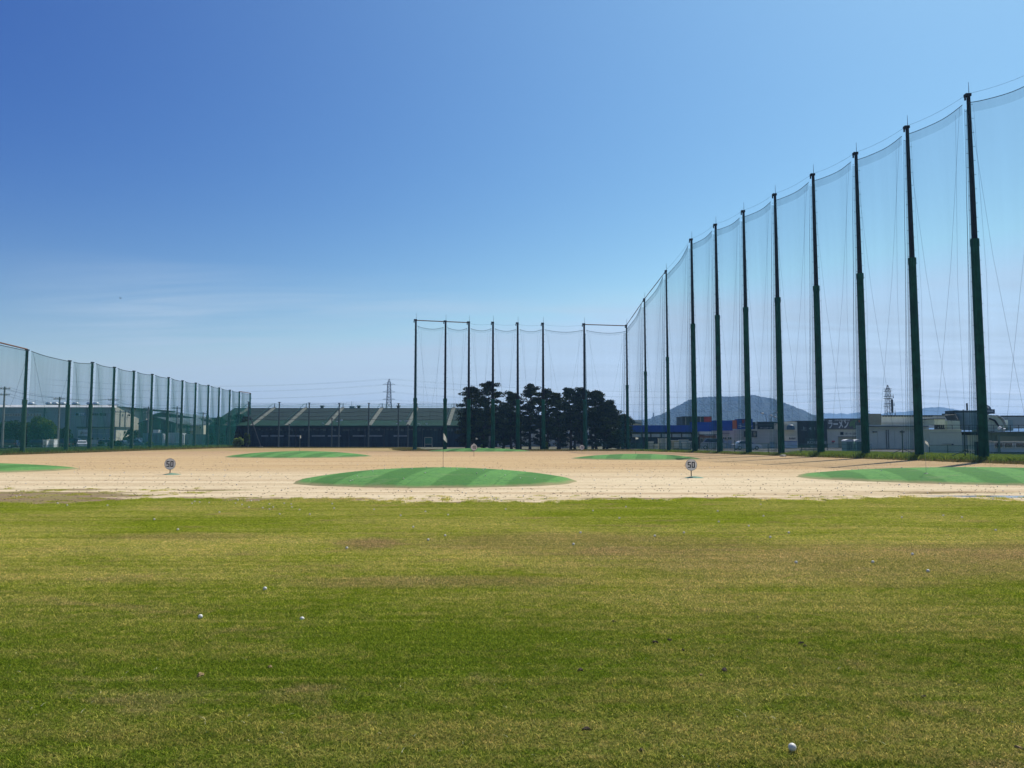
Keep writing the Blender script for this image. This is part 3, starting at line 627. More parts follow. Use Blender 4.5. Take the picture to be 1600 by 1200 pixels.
# left line
bxl = [35, 103, 139, 174, 205, 234, 260, 282, 303, 323, 340, 357, 372, 389]; PL = [(-55.7, 79.0, 12.2)]
for x in bxl:
    q = (x - 800) / F; Y = -52.92 / (q + 0.035); PL.append((Xat(x, Y, 0), Y, 11.9))
tl = [547, 564, 566.5, 574, 580, 585, 590, 595, 598.5, 602, 606, 609.5, 612.5, 615]
PL = [PL[0]] + [(p[0], p[1], Zat(t_, p[1])) for p, t_ in zip(PL[1:], tl)]
for i, (X, Y, H) in enumerate(PL):
    lab = 'faded green net pole just outside the left edge of the photo' if i == 0 else ('nearest pole of the left net, by the left edge of the photo' if i == 1 else
          (ORD[i - 1] + ' faded green pole of the left net, counted from the left edge of the photo' if i < 14 else 'last pole of the left net, at its far corner beside the green-netted shed'))
    tall_pole(X, Y, H, lab, 0.52, 0.27, 0.235, 0.15, 'poles of the left-hand net line', (M_poleL, M_pole_top), rod=0)
ln = thing('boundary_net', 'dense green ball net along the left side in front of the parked cars', 'net', (0, 0, 0), 0, 'nets round the driving range')
for i in range(len(PL) - 1):
    A, B = PL[i], PL[i + 1]; net_bay(ln, A, B, A[2] - 0.1, B[2] - 0.1, 0.12, M_netL, 0.0, False, True, 0.15, rope_r=0.03)
A, B = PL[0], PL[1]; MB().tube((A[0], A[1], A[2] + .1), (B[0], B[1], B[2] + .1), 0.09, 0.09, 6).build('top_beam', M_beam, ln)
A, B = PL[-2], PL[-1]; MB().tube((A[0], A[1], A[2] + .1), (B[0], B[1], B[2] + .1), 0.09, 0.09, 6).build('top_beam', M_beam, ln)

# ------------------------------------------------------------------ air and far hills
hz = bpy.data.materials.new('haze_air'); hz.use_nodes = True; t = hz.node_tree; t.nodes.clear()
pv = t.nodes.new('ShaderNodeVolumePrincipled'); pv.inputs['Density'].default_value = HAZE * 1.25; pv.inputs['Color'].default_value = (0.34, 0.60, 1.0, 1); pv.inputs['Anisotropy'].default_value = 0.25
t.links.new(pv.outputs[0], t.nodes.new('ShaderNodeOutputMaterial').inputs['Volume'])
hb = MB().box(-5700, 5700, -320, 7700, -1.2, 125).build('haze', hz, kind='stuff')

def fnoise(x, y, seed, octs=5):
    v = 0; a = 1; f = 1
    for k in range(octs):
        v += a * math.sin(x * f * 1.3 + seed * 3.1 + k) * math.cos(y * f * 1.7 + seed * 1.7 + 2 * k + math.sin(x * f)); a *= 0.5; f *= 2.03
    return v
M_forest = mat('forested_slope', (0.010, 0.022, 0.016), 0.95, 0.45, 0.035, 0.0)
def hill(name, label, prof, Y, depth, seed, rough, nx=260, ny=44):
    """prof: (column, row) pairs of its skyline; it rises and falls over 'depth' metres front to back"""
    px = [p[0] for p in prof]; hs = [max(0.0, Zat(p[1], Y)) for p in prof]
    x0, x1 = Xat(px[0], Y), Xat(px[-1], Y); xs = [Xat(p, Y) for p in px]
    r = np.random.default_rng(seed); vs = []; fs = []
    for j in range(ny + 1):
        w = j / ny; v = (w - 0.5) * 2
        for i in range(nx + 1):
            x = x0 + (x1 - x0) * i / nx; ridge = float(np.interp(x, xs, hs))
            prof_ = math.exp(-(v * 1.55) ** 2) - math.exp(-1.55 ** 2); prof_ /= 1 - math.exp(-1.55 ** 2)
            gully = 1 + 0.10 * fnoise(x * 0.010 / (depth / 900), v * 3, seed, 4) * (abs(v) > .08)
            z = ridge * max(0, prof_) * (gully if abs(v) > 0.08 else 1) + rough * r.uniform(-1, 1) * (0.3 + 0.7 * prof_)
            vs.append((x + rough * r.uniform(-1, 1), Y + v * depth / 2, z if prof_ > 0.01 else -0.5))
    for j in range(ny):
        for i in range(nx): k = j * (nx + 1) + i; fs.append((k, k + 1, k + nx + 2, k + nx + 1))
    o = MB().add(vs, fs).build(name, M_forest, kind='structure'); o['label'] = label; return o
hill('hill', 'blue-grey wooded hill behind the blue shop', [(985, 686), (1000, 668), (1015, 658), (1030, 651), (1045, 645), (1060, 636), (1075, 628), (1088, 622.5), (1105, 621.5), (1120, 621), (1135, 621.5), (1150, 620.8), (1165, 622),
      (1180, 624), (1190, 626.5), (1200, 630), (1215, 636), (1230, 643), (1245, 650), (1262, 656), (1290, 668), (1330, 686)], 1750, 900, 3, 2.6, 300, 90)
hill('hill', 'low pale ridge left of the wooded hill', [(940, 686), (965, 668), (985, 660), (1003, 656.5), (1020, 657), (1050, 665), (1090, 686)], 2900, 900, 5, 1.8, 120, 20)
hill('hill', 'faint distant ridge on the right behind the warehouses', [(1225, 686), (1250, 662), (1275, 654), (1292, 649), (1306, 648), (1318, 650), (1335, 645.5), (1350, 644.5), (1365, 648), (1390, 647), (1410, 646), (1432, 641), (1450, 637),
      (1462, 637.5), (1475, 641), (1490, 648), (1530, 662), (1600, 672), (1660, 686)], 4600, 1500, 8, 3.0)
M_mast = mat('dark_lattice_steel', (0.06, 0.065, 0.07), 0.6, 0.15, 2.0)
rm = MB().tube((Xat(1021.5, 1700), 1700, Zat(662, 1700)), (Xat(1021.5, 1700), 1700, Zat(645, 1700)), 2.0, 1.2, 8)
tag(rm.build('radio_mast', M_mast), 'small radio mast on the left shoulder of the wooded hill', 'mast')

# ------------------------------------------------------------------ materials of the surroundings
M_dgrey = mat('slate_blue_cladding', (0.25, 0.31, 0.30), 0.6, 0.10, 0.25)
M_dgrey2 = mat('grey_side_cladding', (0.40, 0.39, 0.32), 0.6, 0.08, 0.25)
M_white = mat('white_paint', (0.80, 0.80, 0.76), 0.5, 0.06, 1.0)
M_offwhite = mat('offwhite_wall', (0.78, 0.74, 0.58), 0.7, 0.07, 0.4)
M_greywall = mat('pale_grey_wall', (0.62, 0.61, 0.48), 0.7, 0.08, 0.4)
M_glass = mat('dark_window_glass', (0.012, 0.018, 0.022), 0.12, 0.1, 1.0, spec=0.8)
M_black = mat('black_cladding', (0.015, 0.020, 0.023), 0.5, 0.15, 0.6)
M_blue = mat('royal_blue_fascia', (0.020, 0.075, 0.40), 0.45, 0.08, 0.4)
M_orange = mat('orange_panel', (0.70, 0.16, 0.06), 0.5, 0.08, 1.0)
M_red = mat('red_panel', (0.62, 0.06, 0.05), 0.5, 0.08, 1.0)
M_roofdark = mat('dark_sheet_roof', (0.055, 0.075, 0.080), 0.55, 0.15, 0.4)
M_roofblue = mat('blue_grey_sheet_roof', (0.15, 0.20, 0.22), 0.5, 0.12, 0.4)
M_beige = mat('beige_siding', (0.62, 0.59, 0.44), 0.7, 0.08, 0.6)
M_metal = mat('bright_sheet_metal', (0.55, 0.57, 0.58), 0.3, 0.1, 2.0, metal=0.7)
M_dmetal = mat('dark_machinery', (0.06, 0.07, 0.07), 0.5, 0.2, 2.0)
M_concrete = mat('concrete', (0.34, 0.33, 0.30), 0.85, 0.15, 1.2, 0.1)
M_letter_w = mat('white_lettering', (0.75, 0.75, 0.72), 0.5, 0.03)
M_letter_d = mat('dark_lettering', (0.012, 0.014, 0.016), 0.5, 0.03)
M_tan = mat('olive_tan_panel', (0.42, 0.38, 0.22), 0.6, 0.08, 1.0)
M_brown = mat('brown_brick_tile', (0.34, 0.15, 0.09), 0.8, 0.15, 3.0)
M_greenfence = mat('green_fence_paint', (0.020, 0.070, 0.055), 0.5, 0.15)
M_tyre = mat('tyre_rubber', (0.015, 0.015, 0.016), 0.85, 0.1, 6.0)
M_bark = mat('pine_bark', (0.055, 0.040, 0.030), 0.9, 0.3, 6.0, 0.3)
M_asphalt = mat('asphalt', (0.06, 0.06, 0.055), 0.9, 0.15, 1.0)

def msheet(name, poly, z, m): return sheet(name, poly, z, m)
msheet('car_park', [(-190, 147), (-61, 147), (-61, 196), (-190, 196)], 0.006, M_asphalt)
msheet('service_road', [(46, 74), (150, 74), (150, 149), (20, 149), (27, 122)], 0.006, M_asphalt)

def panels(root, m, px0, px1, py0, py1, Y, nx, nz, gap=0.05, depth=0.06, zb=None):
    """cladding panels standing 6 cm proud of the wall behind, with open joints"""
    zt = Zat(py0, Y); z0 = Zat(py1, Y) if zb is None else zb; x0 = Xat(px0, Y); x1 = Xat(px1, Y)
    w = (x1 - x0) / nx; h = (zt - z0) / nz; rt = parent_world(root)
    mb = MB().box(gap / 2, w - gap / 2, -depth, -0.002, gap / 2, h - gap / 2); me = None
    for i in range(nx):
        for j in range(nz):
            if me is None: o = mb.build('wall_panel', m, root); me = o.data
            else: o = bpy.data.objects.new('wall_panel', me); C.objects.link(o); o.parent = root
            o.location = (x0 + w * i - rt.x, Y - rt.y, z0 + h * j - rt.z)
def building(label, px, Y, cat='building', name='building', group=None):
    return thing(name, label, cat, (Xat(px, Y), Y, 0), 0, group)
def win(root, px0, px1, py0, py1, Y, fm=None, split=0):
    f = fbox(root, 'window', fm or M_white, px0, px1, py0, py1, Y - 0.10, 0.09)
    dx = (px1 - px0) * .10 + .15; dy = (py1 - py0) * .10 + .12
    Yp = Y - 0.13
    if not split: fbox(f, 'pane', M_glass, px0 + dx, px1 - dx, py0 + dy, py1 - dy, Yp, 0.028)
    else:
        w = (px1 - px0 - dx) / split
        for k in range(split): fbox(f, 'pane', M_glass, px0 + dx + k * w, px0 + k * w + w, py0 + dy, py1 - dy, Yp, 0.028)
    return f

# ---- left: big slate factory hall
Yf = 190.0
b = building('long slate-grey factory hall with white coping behind the left net', 90, Yf, name='factory_hall')
rt = parent_world(b)
xl, xr = Xat(-70, Yf), Xat(178.5, Yf); zt = Zat(634.5, Yf)
zr = Zat(641, 205)
MB().add([(xl, Yf, 0), (xr, Yf, 0), (xr, Yf, zt), (xl, Yf, zt), (xl, 206, 0), (xr, 206, 0), (xr, 206, zt - .4), (xl, 206, zt - .4)], [(0, 1, 2, 3), (5, 4, 7, 6), (4, 0, 3, 7), (3, 2, 6, 7)]).build('wall', M_dgrey, b, world=True)
x2 = Xat(219, 206)
MB().add([(xr, Yf + .01, 0), (x2, 206, 0), (x2, 206, Zat(641, 206)), (xr, Yf + .01, zt)], [(0, 1, 2, 3)]).add([(x2, 206, 0), (x2, 212, 0), (x2, 212, Zat(641, 206)), (x2, 206, Zat(641, 206))], [(0, 1, 2, 3)]).build('side_wall', M_dgrey2, b, world=True)
MB().add([(xr, Yf, zt), (x2, 206, Zat(641, 206)), (x2, 225, Zat(641, 206)), (xr, 225, zt)], [(0, 1, 2, 3)]).build('roof', M_roofblue, b, world=True)
panels(b, M_dgrey, -68, 67, 636.8, 697, Yf, 6, 4)
panels(b, M_dgrey, 69, 134, 636.8, 697, Yf, 3, 4)
panels(b, M_dgrey, 136, 178, 636.8, 697, Yf, 2, 4)
q0, q1, za, zb_ = Xat(-70, Yf), Xat(178.6, Yf), Zat(636.2, Yf), Zat(632.6, Yf)
MB().add([(q0, Yf - .5, za), (q1, Yf - .5, za), (q1, Yf + .6, zb_), (q0, Yf + .6, zb_), (q0, Yf - .5, za - .12), (q1, Yf - .5, za - .12), (q1, Yf + .6, za - .12), (q0, Yf + .6, za - .12)], [(0, 1, 2, 3), (4, 7, 6, 5), (0, 4, 5, 1), (1, 5, 6, 2), (3, 2, 6, 7), (0, 3, 7, 4)]).build('coping', M_white, b, world=True)
for px in (68, 135): fbox(b, 'downpipe', M_roofdark, px - .5, px + .5, 637, 697, Yf - .25, .15)
for k in range(18):
    px = 3 + k * 4.15 if k < 9 else 43 + (k - 9) * 4.6
    if px < 66: win(b, px, px + 2.9, 646.2, 650.2, Yf - 0.06, M_greywall)
for px, w_ in ((43, 7), (72, 4), (82, 3.5), (94, 4), (112.5, 6.5), (136, 4), (146, 3)):
    v = fbox(b, 'roof_ventilator', M_dmetal, px, px + w_, 631.6, 634, Yf + 3, 2.0)
    MB().lathe([(.001, .55), (.5, .5), (.8, .25), (.85, 0)], n=10).build('vent_cap', M_metal, v).location = Vector((Xat(px + w_ * .5, Yf + 4) - rt.x, 4.0, Zat(631.6, Yf + 4)))
s = fbox(b, 'sign_board', mat('pale_blue_sign', (0.20, 0.32, 0.42), 0.5), 117, 133.5, 645, 649.6, Yf - 0.2, 0.12)
fbox(s, 'emblem', M_letter_d, 118.3, 122.6, 645.8, 649, Yf - 0.235, 0.03)
fit_text(s, 'STK', 123.3, 132.8, 645.7, 649.0, Yf - 0.2, M_letter_w, 0.02)
for k in range(5):
    if k != 1: fbox(b, 'letter_block', M_letter_d, 138 + k * 3.2, 140.4 + k * 3.2, 645.9, 648.9, Yf - 0.16, 0.08)
fit_text(b, '春日', 155.2, 166.0, 644.9, 650.0, Yf - 0.07, M_letter_d, 0.03)
# lettering again on the side wall
Ys = 196; s2 = fbox(b, 'sign_board', M_white, 187, 193, 646.5, 650.5, 194.2, 0.1); fit_text(s2, 'STK', 187.6, 192.5, 647.0, 650.0, 194.2, M_blue, 0.02)
for k in range(3): fbox(b, 'letter_block', M_letter_d, 196 + k * 2.6, 198 + k * 2.6, 647.3, 650.2, 197.4, 0.08)
fit_text(b, '春日', 204, 210.5, 647.4, 651.6, 200.3, M_letter_d, 0.03)

# shed with white sign
Yq = 172.0
b = building('low grey shed with a white sign board behind the parked cars', 150, Yq, name='shed')
fbox(b, 'wall', M_greywall, 120.5, 181, 668.5, 697, Yq, 7, z0=0)
panels(b, mat('shed_siding', (0.25, 0.29, 0.31), 0.6, 0.08, 0.5), 121, 180.5, 669.2, 686.2, Yq, 6, 2)
fbox(b, 'roof', M_roofdark, 119.5, 182, 666.8, 668.5, Yq - .4, 8)
fbox(b, 'plinth', M_offwhite, 128, 172, 687.2, 697.5, Yq - .8, .7, z0=0)
for px in (142.5, 151, 160.5, 169): win(b, px, px + 4, 683.8, 686.6, Yq - .06, M_greywall)
s = fbox(b, 'sign_board', M_white, 122, 139.2, 671.2, 681.3, Yq - .25, .12)
rtb = parent_world(s)
mk = MB(); Yk = Yq - .27
for (a0, b0), (a1, b1) in (((124.3, 674.5), (125.0, 677)), ((125.0, 677), (126.2, 678.8)), ((126.8, 673), (126.6, 678.8)), ((126.2, 678.8), (127.6, 676.6))):
    mk.tube((Xat(a0, Yk), Yk, Zat(b0, Yk)), (Xat(a1, Yk), Yk, Zat(b1, Yk)), .05, .05, 5)
mk.build('emblem', M_tan, s, world=True)
fit_text(s, 'Kruenu', 128.2, 138.4, 674.6, 677.8, Yq - .25, M_brown)

# houses behind the container wall
def gable(label, px0, px1, pxr, pye, pyr, Y, deep, wm, rm_, name='house', pyl=None):
    b = building(label, (px0 + px1) / 2, Y, name=name)
    x0, x1, xr = Xat(px0, Y), Xat(px1, Y), Xat(pxr, Y); ze = Zat(pye, Y); zr = Zat(pyr, Y); zl = ze if pyl is None else Zat(pyl, Y)
    MB().prism_y([(x0, 0), (x1, 0), (x1, ze), (xr, zr), (x0, zl)], Y, Y + deep).build('wall', wm, b, world=True)
    o = .5
    MB().prism_y([(x0 - o, zl - .15), (xr, zr + .02), (x1 + o, ze - .15), (x1 + o, ze + .12), (xr, zr + .3), (x0 - o, zl + .12)], Y - .4, Y + deep + .4).build('roof', rm_, b, world=True)
    return b
b = gable('rear dark gabled warehouse with a wide roof behind the container wall', 222, 300, 253, 653, 645, 226, 20, M_roofdark, M_roofblue, 'warehouse')
b = gable('dark green-grey gabled warehouse behind the container wall', 218.5, 273, 243, 662, 653, 196, 26, mat('dark_green_cladding', (0.045, 0.07, 0.065), 0.7, 0.1), M_roofdark, 'warehouse')
rt = b
for px in (232, 250, 268): fbox(b, 'wall_seam', M_dgrey, px - .25, px + .25, 663, 683, 195.95, .06)
fbox(b, 'porch_roof', M_white, 239, 248, 671.5, 678, 193.5, 1.5)
b = building('beige two-storey house row with a blue-grey roof behind the container wall', 296, 205, name='house')
fbox(b, 'wall', M_beige, 275, 316, 664.5, 697, 205, 10, z0=0)
MB().add([(Xat(253, 203.5), 203.5, Zat(664.6, 203.5)), (Xat(317, 203.5), 203.5, Zat(664.6, 203.5)), (Xat(312, 211), 211, Zat(654, 211)), (Xat(258, 211), 211, Zat(652, 211)), (Xat(317, 217), 217, 3.5), (Xat(258, 217), 217, 3.5)], [(0, 1, 2, 3), (3, 2, 4, 5)]).build('roof', M_roofblue, b, world=True)
fbox(b, 'gutter', M_white, 274, 317, 663.6, 664.8, 203.3, .3)
for px in (276.5, 281, 292, 303, 312): win(b, px, px + 2.6, 667, 670, 205, M_white)
fbox(b, 'balcony', M_white, 295, 300, 669, 673, 204.2, .7)
b = building('grey hip-roofed block just left of the green-netted shed', 320, 240, name='house')
fbox(b, 'wall', M_greywall, 306, 345, 655, 697, 240, 10, z0=0); fbox(b, 'roof', M_roofdark, 305, 346, 652.5, 655, 239.5, 11)
fbox(b, 'parapet', M_roofblue, 300, 330, 657.5, 659.5, 239, .5)
# container wall
def container(label, px0, px1, py0, py1, Y, m, cat='container'):
    o = thing('shipping_container', label, cat, (Xat((px0 + px1) / 2, Y), Y, 0), 0, 'grey containers behind the left net')
    x0 = Xat(px0, Y); x1 = Xat(px1, Y); zt = Zat(py0, Y); r_ = parent_world(o)
    MB().box(x0, x1, Y + .06, Y + 2.4, 0.12, zt - .08).build('body', m, o, world=True)
    rb = MB(); nrib = max(6, int((x1 - x0) / .55))
    for k in range(nrib): xx = x0 + (x1 - x0) * (k + .5) / nrib; rb.box(xx - .13, xx + .13, Y, Y + .058, .3, zt - .25)
    rb.build('corrugation', m, o, world=True, kind='stuff')
    fr = MB().box(x0 - .02, x1 + .02, Y - .02, Y + .1, zt - .2, zt).box(x0 - .02, x1 + .02, Y - .02, Y + .1, 0, .25)
    fr.build('frame', m, o, world=True); MB().box(x0 - .03, x0 + .22, Y - .03, Y + .09, 0.02, zt - .02).build('corner_post', m, o, world=True)
    MB().box(x1 - .22, x1 + .03, Y - .03, Y + .09, 0.02, zt - .02).build('corner_post', m, o, world=True)
    return o
Mc1 = mat('container_dark_blue', (0.17, 0.24, 0.28), 0.55, 0.1, 0.6); Mc2 = mat('container_pale', (0.48, 0.54, 0.55), 0.5, 0.1, 0.4); Mc3 = mat('container_green_grey', (0.26, 0.34, 0.33), 0.55, 0.1, 0.6)
container('dark blue-grey container left of a pale one behind the left net', 223, 253.5, 676.5, 695, 158, Mc1)
container('palest grey container, in the middle of the container row', 259, 283, 676, 695, 158, Mc2)
container('narrow green-grey container right of the palest one', 288, 303, 678, 695, 160, Mc3)
container('green-grey container at the right end of the container row', 304.5, 321.5, 678.5, 695, 160, Mc3)
for k, (px, lab) in enumerate(((254.5, 'white gate post pair between the dark and the pale container'), (285, 'white gate post pair right of the pale container'))):
    o = thing('gate_post', lab, 'post', (Xat(px, 157), 157, 0))
    fbox(o, 'post', M_white, px - .8, px + .6, 678, 695, 157, .25, z0=0); fbox(o, 'post', M_white, px + 1.2, px + 2.6, 678.5, 695, 157, .25, z0=0); fbox(o, 'cross_bar', M_white, px - .8, px + 2.6, 679, 680, 156.9, .09)
container('small pale storage box beside the blue car on the left', 212, 223, 684, 695, 162, Mc2)

# ---- utility poles and wires
M_ups = mat('concrete_pole', (0.22, 0.22, 0.21), 0.8, 0.1)
def utility(label, px, Y, pytop, arms=2, lean=0):
    H = Zat(pytop, Y); t = thing('utility_pole', label, 'utility pole', (Xat(px, Y, 0), Y, 0), 0, 'utility poles beyond the left net')
    MB().tube((0, 0, 0), (0, 0, H), .22, .14, 8).build('pole', M_ups, t)
    for k in range(arms):
        a = MB().box(-1.1, 1.1, -.2, -.08, H - .5 - k * 1.1, H - .36 - k * 1.1).build('crossarm', M_dmetal, t); ins = MB()
        for x in (-1, -.45, .45, 1): ins.tube((x, -.14, H - .36 - k * 1.1), (x, -.14, H - .12 - k * 1.1), .07, .05, 6)
        ins.build('insulators', M_white, a)
    return Vector((Xat(px, Y, 0), Y, H))
UP = [utility('nearest concrete utility pole at the left edge of the photo', 3, 140, 604), utility('tall utility pole right of the yellow-green bush', 90, 150, 620),
      utility('thin utility pole before the right end of the factory hall', 186, 182, 641, 1), utility('leaning-wired utility pole just left of the seventh net pole', 194, 182, 641, 1),
      utility('utility pole before the dark gabled warehouse', 230, 178, 635), utility('utility pole left of the beige house row', 275, 178, 635), utility('utility pole left of the green-netted shed', 316, 200, 644)]
M_wire = mat('power_wire', (0.03, 0.03, 0.035), 0.6)
def wires(name, label, spans, r, cat='power line'):
    r = r * .55
    mb = MB()
    for a, b, sag in spans:
        a = Vector(a); b = Vector(b); p = [a.lerp(b, i / 12) - Vector((0, 0, 4 * sag * (i / 12) * (1 - i / 12))) for i in range(13)]; mb.path(p, r, 3)
    return tag(mb.build(name, M_wire), label, cat)
sp = []
chain = [Vector((Xat(-80, 130), 130, Zat(590, 130)))] + [UP[0], UP[1], Vector((Xat(175, 165), 165, Zat(622, 165))), UP[4], UP[5], UP[6]]
for a, b in zip(chain[:-1], chain[1:]):
    for dx, dz in ((-1, -.2), (-.4, -.2), (1, -.2), (-1, -1.3), (.8, -1.3), (0, -3.2)): sp.append((a + Vector((dx, 0, dz)), b + Vector((dx, 0, dz)), .35))
wires('power_line', 'bundle of wires strung between the utility poles on the left', sp, .030)
utility('utility pole hidden behind the fourth pole of the left net', 175, 165, 622)

# transmission tower and its lines
def lattice(root, w0, w1, z0, z1, n, r, m, nm='lattice'):
    mb = MB()
    def c(k, f): w = (w0 + (w1 - w0) * f) / 2; return Vector(((-w, w, w, -w)[k], (-w, -w, w, w)[k], z0 + (z1 - z0) * f))
    for k in range(4): mb.tube(c(k, 0), c(k, 1), r * 1.3, r, 4, False)
    for i in range(n):
        f0 = 1 - (1 - i / n) ** 1.0; f1 = (i + 1) / n
        for k in range(4):
            mb.tube(c(k, f0), c((k + 1) % 4, f1), r * .7, r * .7, 3, False); mb.tube(c((k + 1) % 4, f0), c(k, f1), r * .7, r * .7, 3, False); mb.tube(c(k, f1), c((k + 1) % 4, f1), r * .7, r * .7, 3, False)
    return mb.build(nm, m, root)
Yt = 520; t_ = thing('transmission_tower', 'tall lattice power pylon on the skyline left of the high back net', 'pylon', (Xat(607, Yt), Yt, 0)); HT = Zat(592, Yt)
lattice(t_, 7.5, 3.0, 0, HT * .62, 7, .17, M_mast, 'lower_lattice'); lattice(t_, 3.0, 2.0, HT * .62, HT * .93, 6, .13, M_mast, 'upper_lattice'); lattice(t_, 2.0, .3, HT * .93, HT, 2, .10, M_mast, 'peak')
arms = [HT * .91, HT * .79, HT * .67]
for z in arms: MB().tube((-4.2, 0, z), (4.2, 0, z), .14, .14, 4).tube((-4.2, 0, z), (0, 0, z + 1.6), .09, .09, 4).tube((4.2, 0, z), (0, 0, z + 1.6), .09, .09, 4).build('crossarm', M_mast, t_)
sp = []; X0 = Xat(607, Yt)
for z in arms + [HT]:
    for s in (-4, 4):
        sp.append(((X0 - 250, Yt + 30 + s, z + 2), (X0 + s, Yt, z), 5)); sp.append(((X0 + s, Yt, z), (X0 + 330, Yt + 20 + s, z - 4), 6)); sp.append(((X0 + 330, Yt + 20 + s, z - 4), (X0 + 640, Yt + 40 + s, z - 2), 6))
wires('transmission_line', 'faint high-voltage wires crossing the sky from the pylon', sp, .055)

# ---- green-netted shed across the back left
Y1, Y2 = 163.0, 178.0
b = building('long dark shed roofed with green netting across the back left', 500, Y1, name='netted_shed')
ze = Zat(665, Y1); zr = Zat(637.5, Y2); xL = Xat(325, Y1); xR = Xat(815, Y1)
M_shroof = mat('grey_green_shade_net', (0.007, 0.022, 0.019), 0.9, 0.25, 0.8, stretch=(0.3, 1, 1), tint=(0.014, 0.038, 0.033))
M_shgreen = mat('green_shade_net', (0.003, 0.036, 0.022), 0.9, 0.2, 0.8)
M_shdark = mat('dark_teal_netting', (0.014, 0.036, 0.040), 0.9, 0.4, 1.2, stretch=(2, 1, .2))
M_rafter = mat('weathered_pale_timber', (0.13, 0.145, 0.115), 0.8, 0.25, 2.0)
zm = ze + (zr - ze) * .29; Ym = Y1 + (Y2 - Y1) * .29
MB().add([(xL, Ym, zm), (xR, Ym, zm), (xR, Y2, zr), (xL, Y2, zr)], [(0, 1, 2, 3)]).add([(xL, Y2, zr), (xR, Y2, zr), (xR, Y2 + 14, 4), (xL, Y2 + 14, 4)], [(0, 1, 2, 3)]).build('roof', M_shroof, b, world=True)
MB().add([(xL, Y1 - .3, ze), (xR, Y1 - .3, ze), (xR, Ym, zm), (xL, Ym, zm)], [(0, 1, 2, 3)]).add([(xL, Y1 - .3, ze - .35), (xR, Y1 - .3, ze - .35), (xR, Y1 - .3, ze), (xL, Y1 - .3, ze)], [(0, 1, 2, 3)]).build('eaves_net', M_shgreen, b, world=True)
MB().box(xL, xR, Y1 + .5, Y1 + .9, 0, ze - .3).build('front_net', M_shdark, b, world=True)
MB().add([(xL, Y1, 0), (xL, Y2 + 13, 0), (xL, Y2 + 13, 4), (xL, Y2, zr), (xL, Y1, ze)], [(0, 1, 2, 3, 4)]).build('end_net', M_shdark, b, world=True)
MB().box(xL, xR, Y1 - .34, Y1 - .2, ze - .62, ze - .36).build('eaves_beam', M_black, b, world=True)
# hanging strips, sagging seams and patches on the roof net
for i, u in enumerate((.29, .48, .72)):
    z_, y_ = ze + (zr - ze) * u, Y1 + (Y2 - Y1) * u; pts_ = [(xL + (xR - xL) * k / 60, y_ - .05, z_ + .12 + .10 * math.sin(k * .9 + i)) for k in range(61)]
    MB().path(pts_, .045, 4).build('roof_seam', M_rafter if i else M_black, b, world=True)
raf = [350, 393, 447, 510, 577, 637, 700, 760]
for px in raf:
    x = Xat(px, Y1)
    MB().add([(x - .35, Y1 - .2, ze + .10), (x + .45, Y1 - .2, ze + .10), (x + .45, Y2, zr + .14), (x - .35, Y2, zr + .14), (x - .35, Y1 - .2, ze - .05), (x + .45, Y1 - .2, ze - .05), (x + .45, Y2, zr - .02), (x - .35, Y2, zr - .02)],
             [(0, 1, 2, 3), (4, 5, 1, 0), (5, 6, 2, 1), (7, 4, 0, 3)]).build('rafter', M_rafter, b, world=True)
    MB().tube((x - .9, Y1, ze + .2), (x - 0.3, Y2, zr + 1.0), .05, .05, 4).build('rafter_rope', M_greenfence, b, world=True)
    MB().tube((x + .1, Y2, zr - .1), (x + .1, Y2, Zat(630.3, Y2)), .10, .08, 6).build('ridge_post', M_greenfence, b, world=True)
M_ridgenet = netmat('ridge_net', (0.035, 0.20, 0.15), 0.20)
xs = [Xat(p, Y1) + .1 for p in raf]; xs = [xL] + xs[1:] + [xR]; rn2 = MB()
for a, c in zip(xs[:-1], xs[1:]):
    for k in range(6):
        u0, u1 = k / 6, (k + 1) / 6; h0 = Zat(630.4, Y2) - 1.2 * u0 * (1 - u0); h1 = Zat(630.4, Y2) - 1.2 * u1 * (1 - u1)
        rn2.quad((a + (c - a) * u0, Y2 + .1, zr), (a + (c - a) * u1, Y2 + .1, zr), (a + (c - a) * u1, Y2 + .1, h1), (a + (c - a) * u0, Y2 + .1, h0))
rn2.build('ridge_net', M_ridgenet, b, world=True)
for dz in (0.35, 0.75, 1.1): MB().path([(x_, Y2, zr + dz) for x_ in xs], .03, 4).build('ridge_wire', M_greenfence, b, world=True)
M_benchp = mat('grey_bench_board', (0.24, 0.28, 0.28), 0.7)
for a, c in ((408, 419), (422, 443.5), (450, 468.5), (487, 507.5), (512, 533), (551, 571.5), (576, 597), (615, 636)): fbox(b, 'front_board', M_benchp, a, c, 680.0, 682.2, Y1 + .3, .12)
for k in range(60):
    px = 392 + k * 5.7 + rnd.uniform(-1.5, 1.5); fbox(b, 'net_strip', mat('strip_teal_%d' % (k % 3), (0.040 + .022 * (k % 3), 0.075 + .025 * (k % 3), 0.080 + .025 * (k % 3)), 0.8), px, px + rnd.uniform(2.5, 5), 666.8, rnd.uniform(671, 674), Y1 + .35, .08)
for px in (482, 462, 545, 570, 600, 660): fbox(b, 'front_post', M_dmetal, px - .45, px + .45, 667.5, 699, Y1 + .1, .2, z0=0)
MB().path([(Xat(395, Y1), Y1 + .2, Zat(691, Y1)), (Xat(700, Y1), Y1 + .2, Zat(691, Y1))], .05, 4).build('lower_rail', M_greenfence, b, world=True)
for px, py, w_ in ((503.5, 661.5, 3), (525, 658.5, 2.4), (532, 656.5, 3), (619, 662.2, 3), (652.5, 662, 2.6), (655, 664.5, 2), (665, 662.5, 3), (624, 657.5, 3), (632, 657.8, 7)):
    Yp = Y1 + (Y2 - Y1) * max(0, (665 - py) / 27.5) * .9; fbox(b, 'roof_patch', M_white, px, px + w_, py - .8, py + .9, Yp - .35, .05)
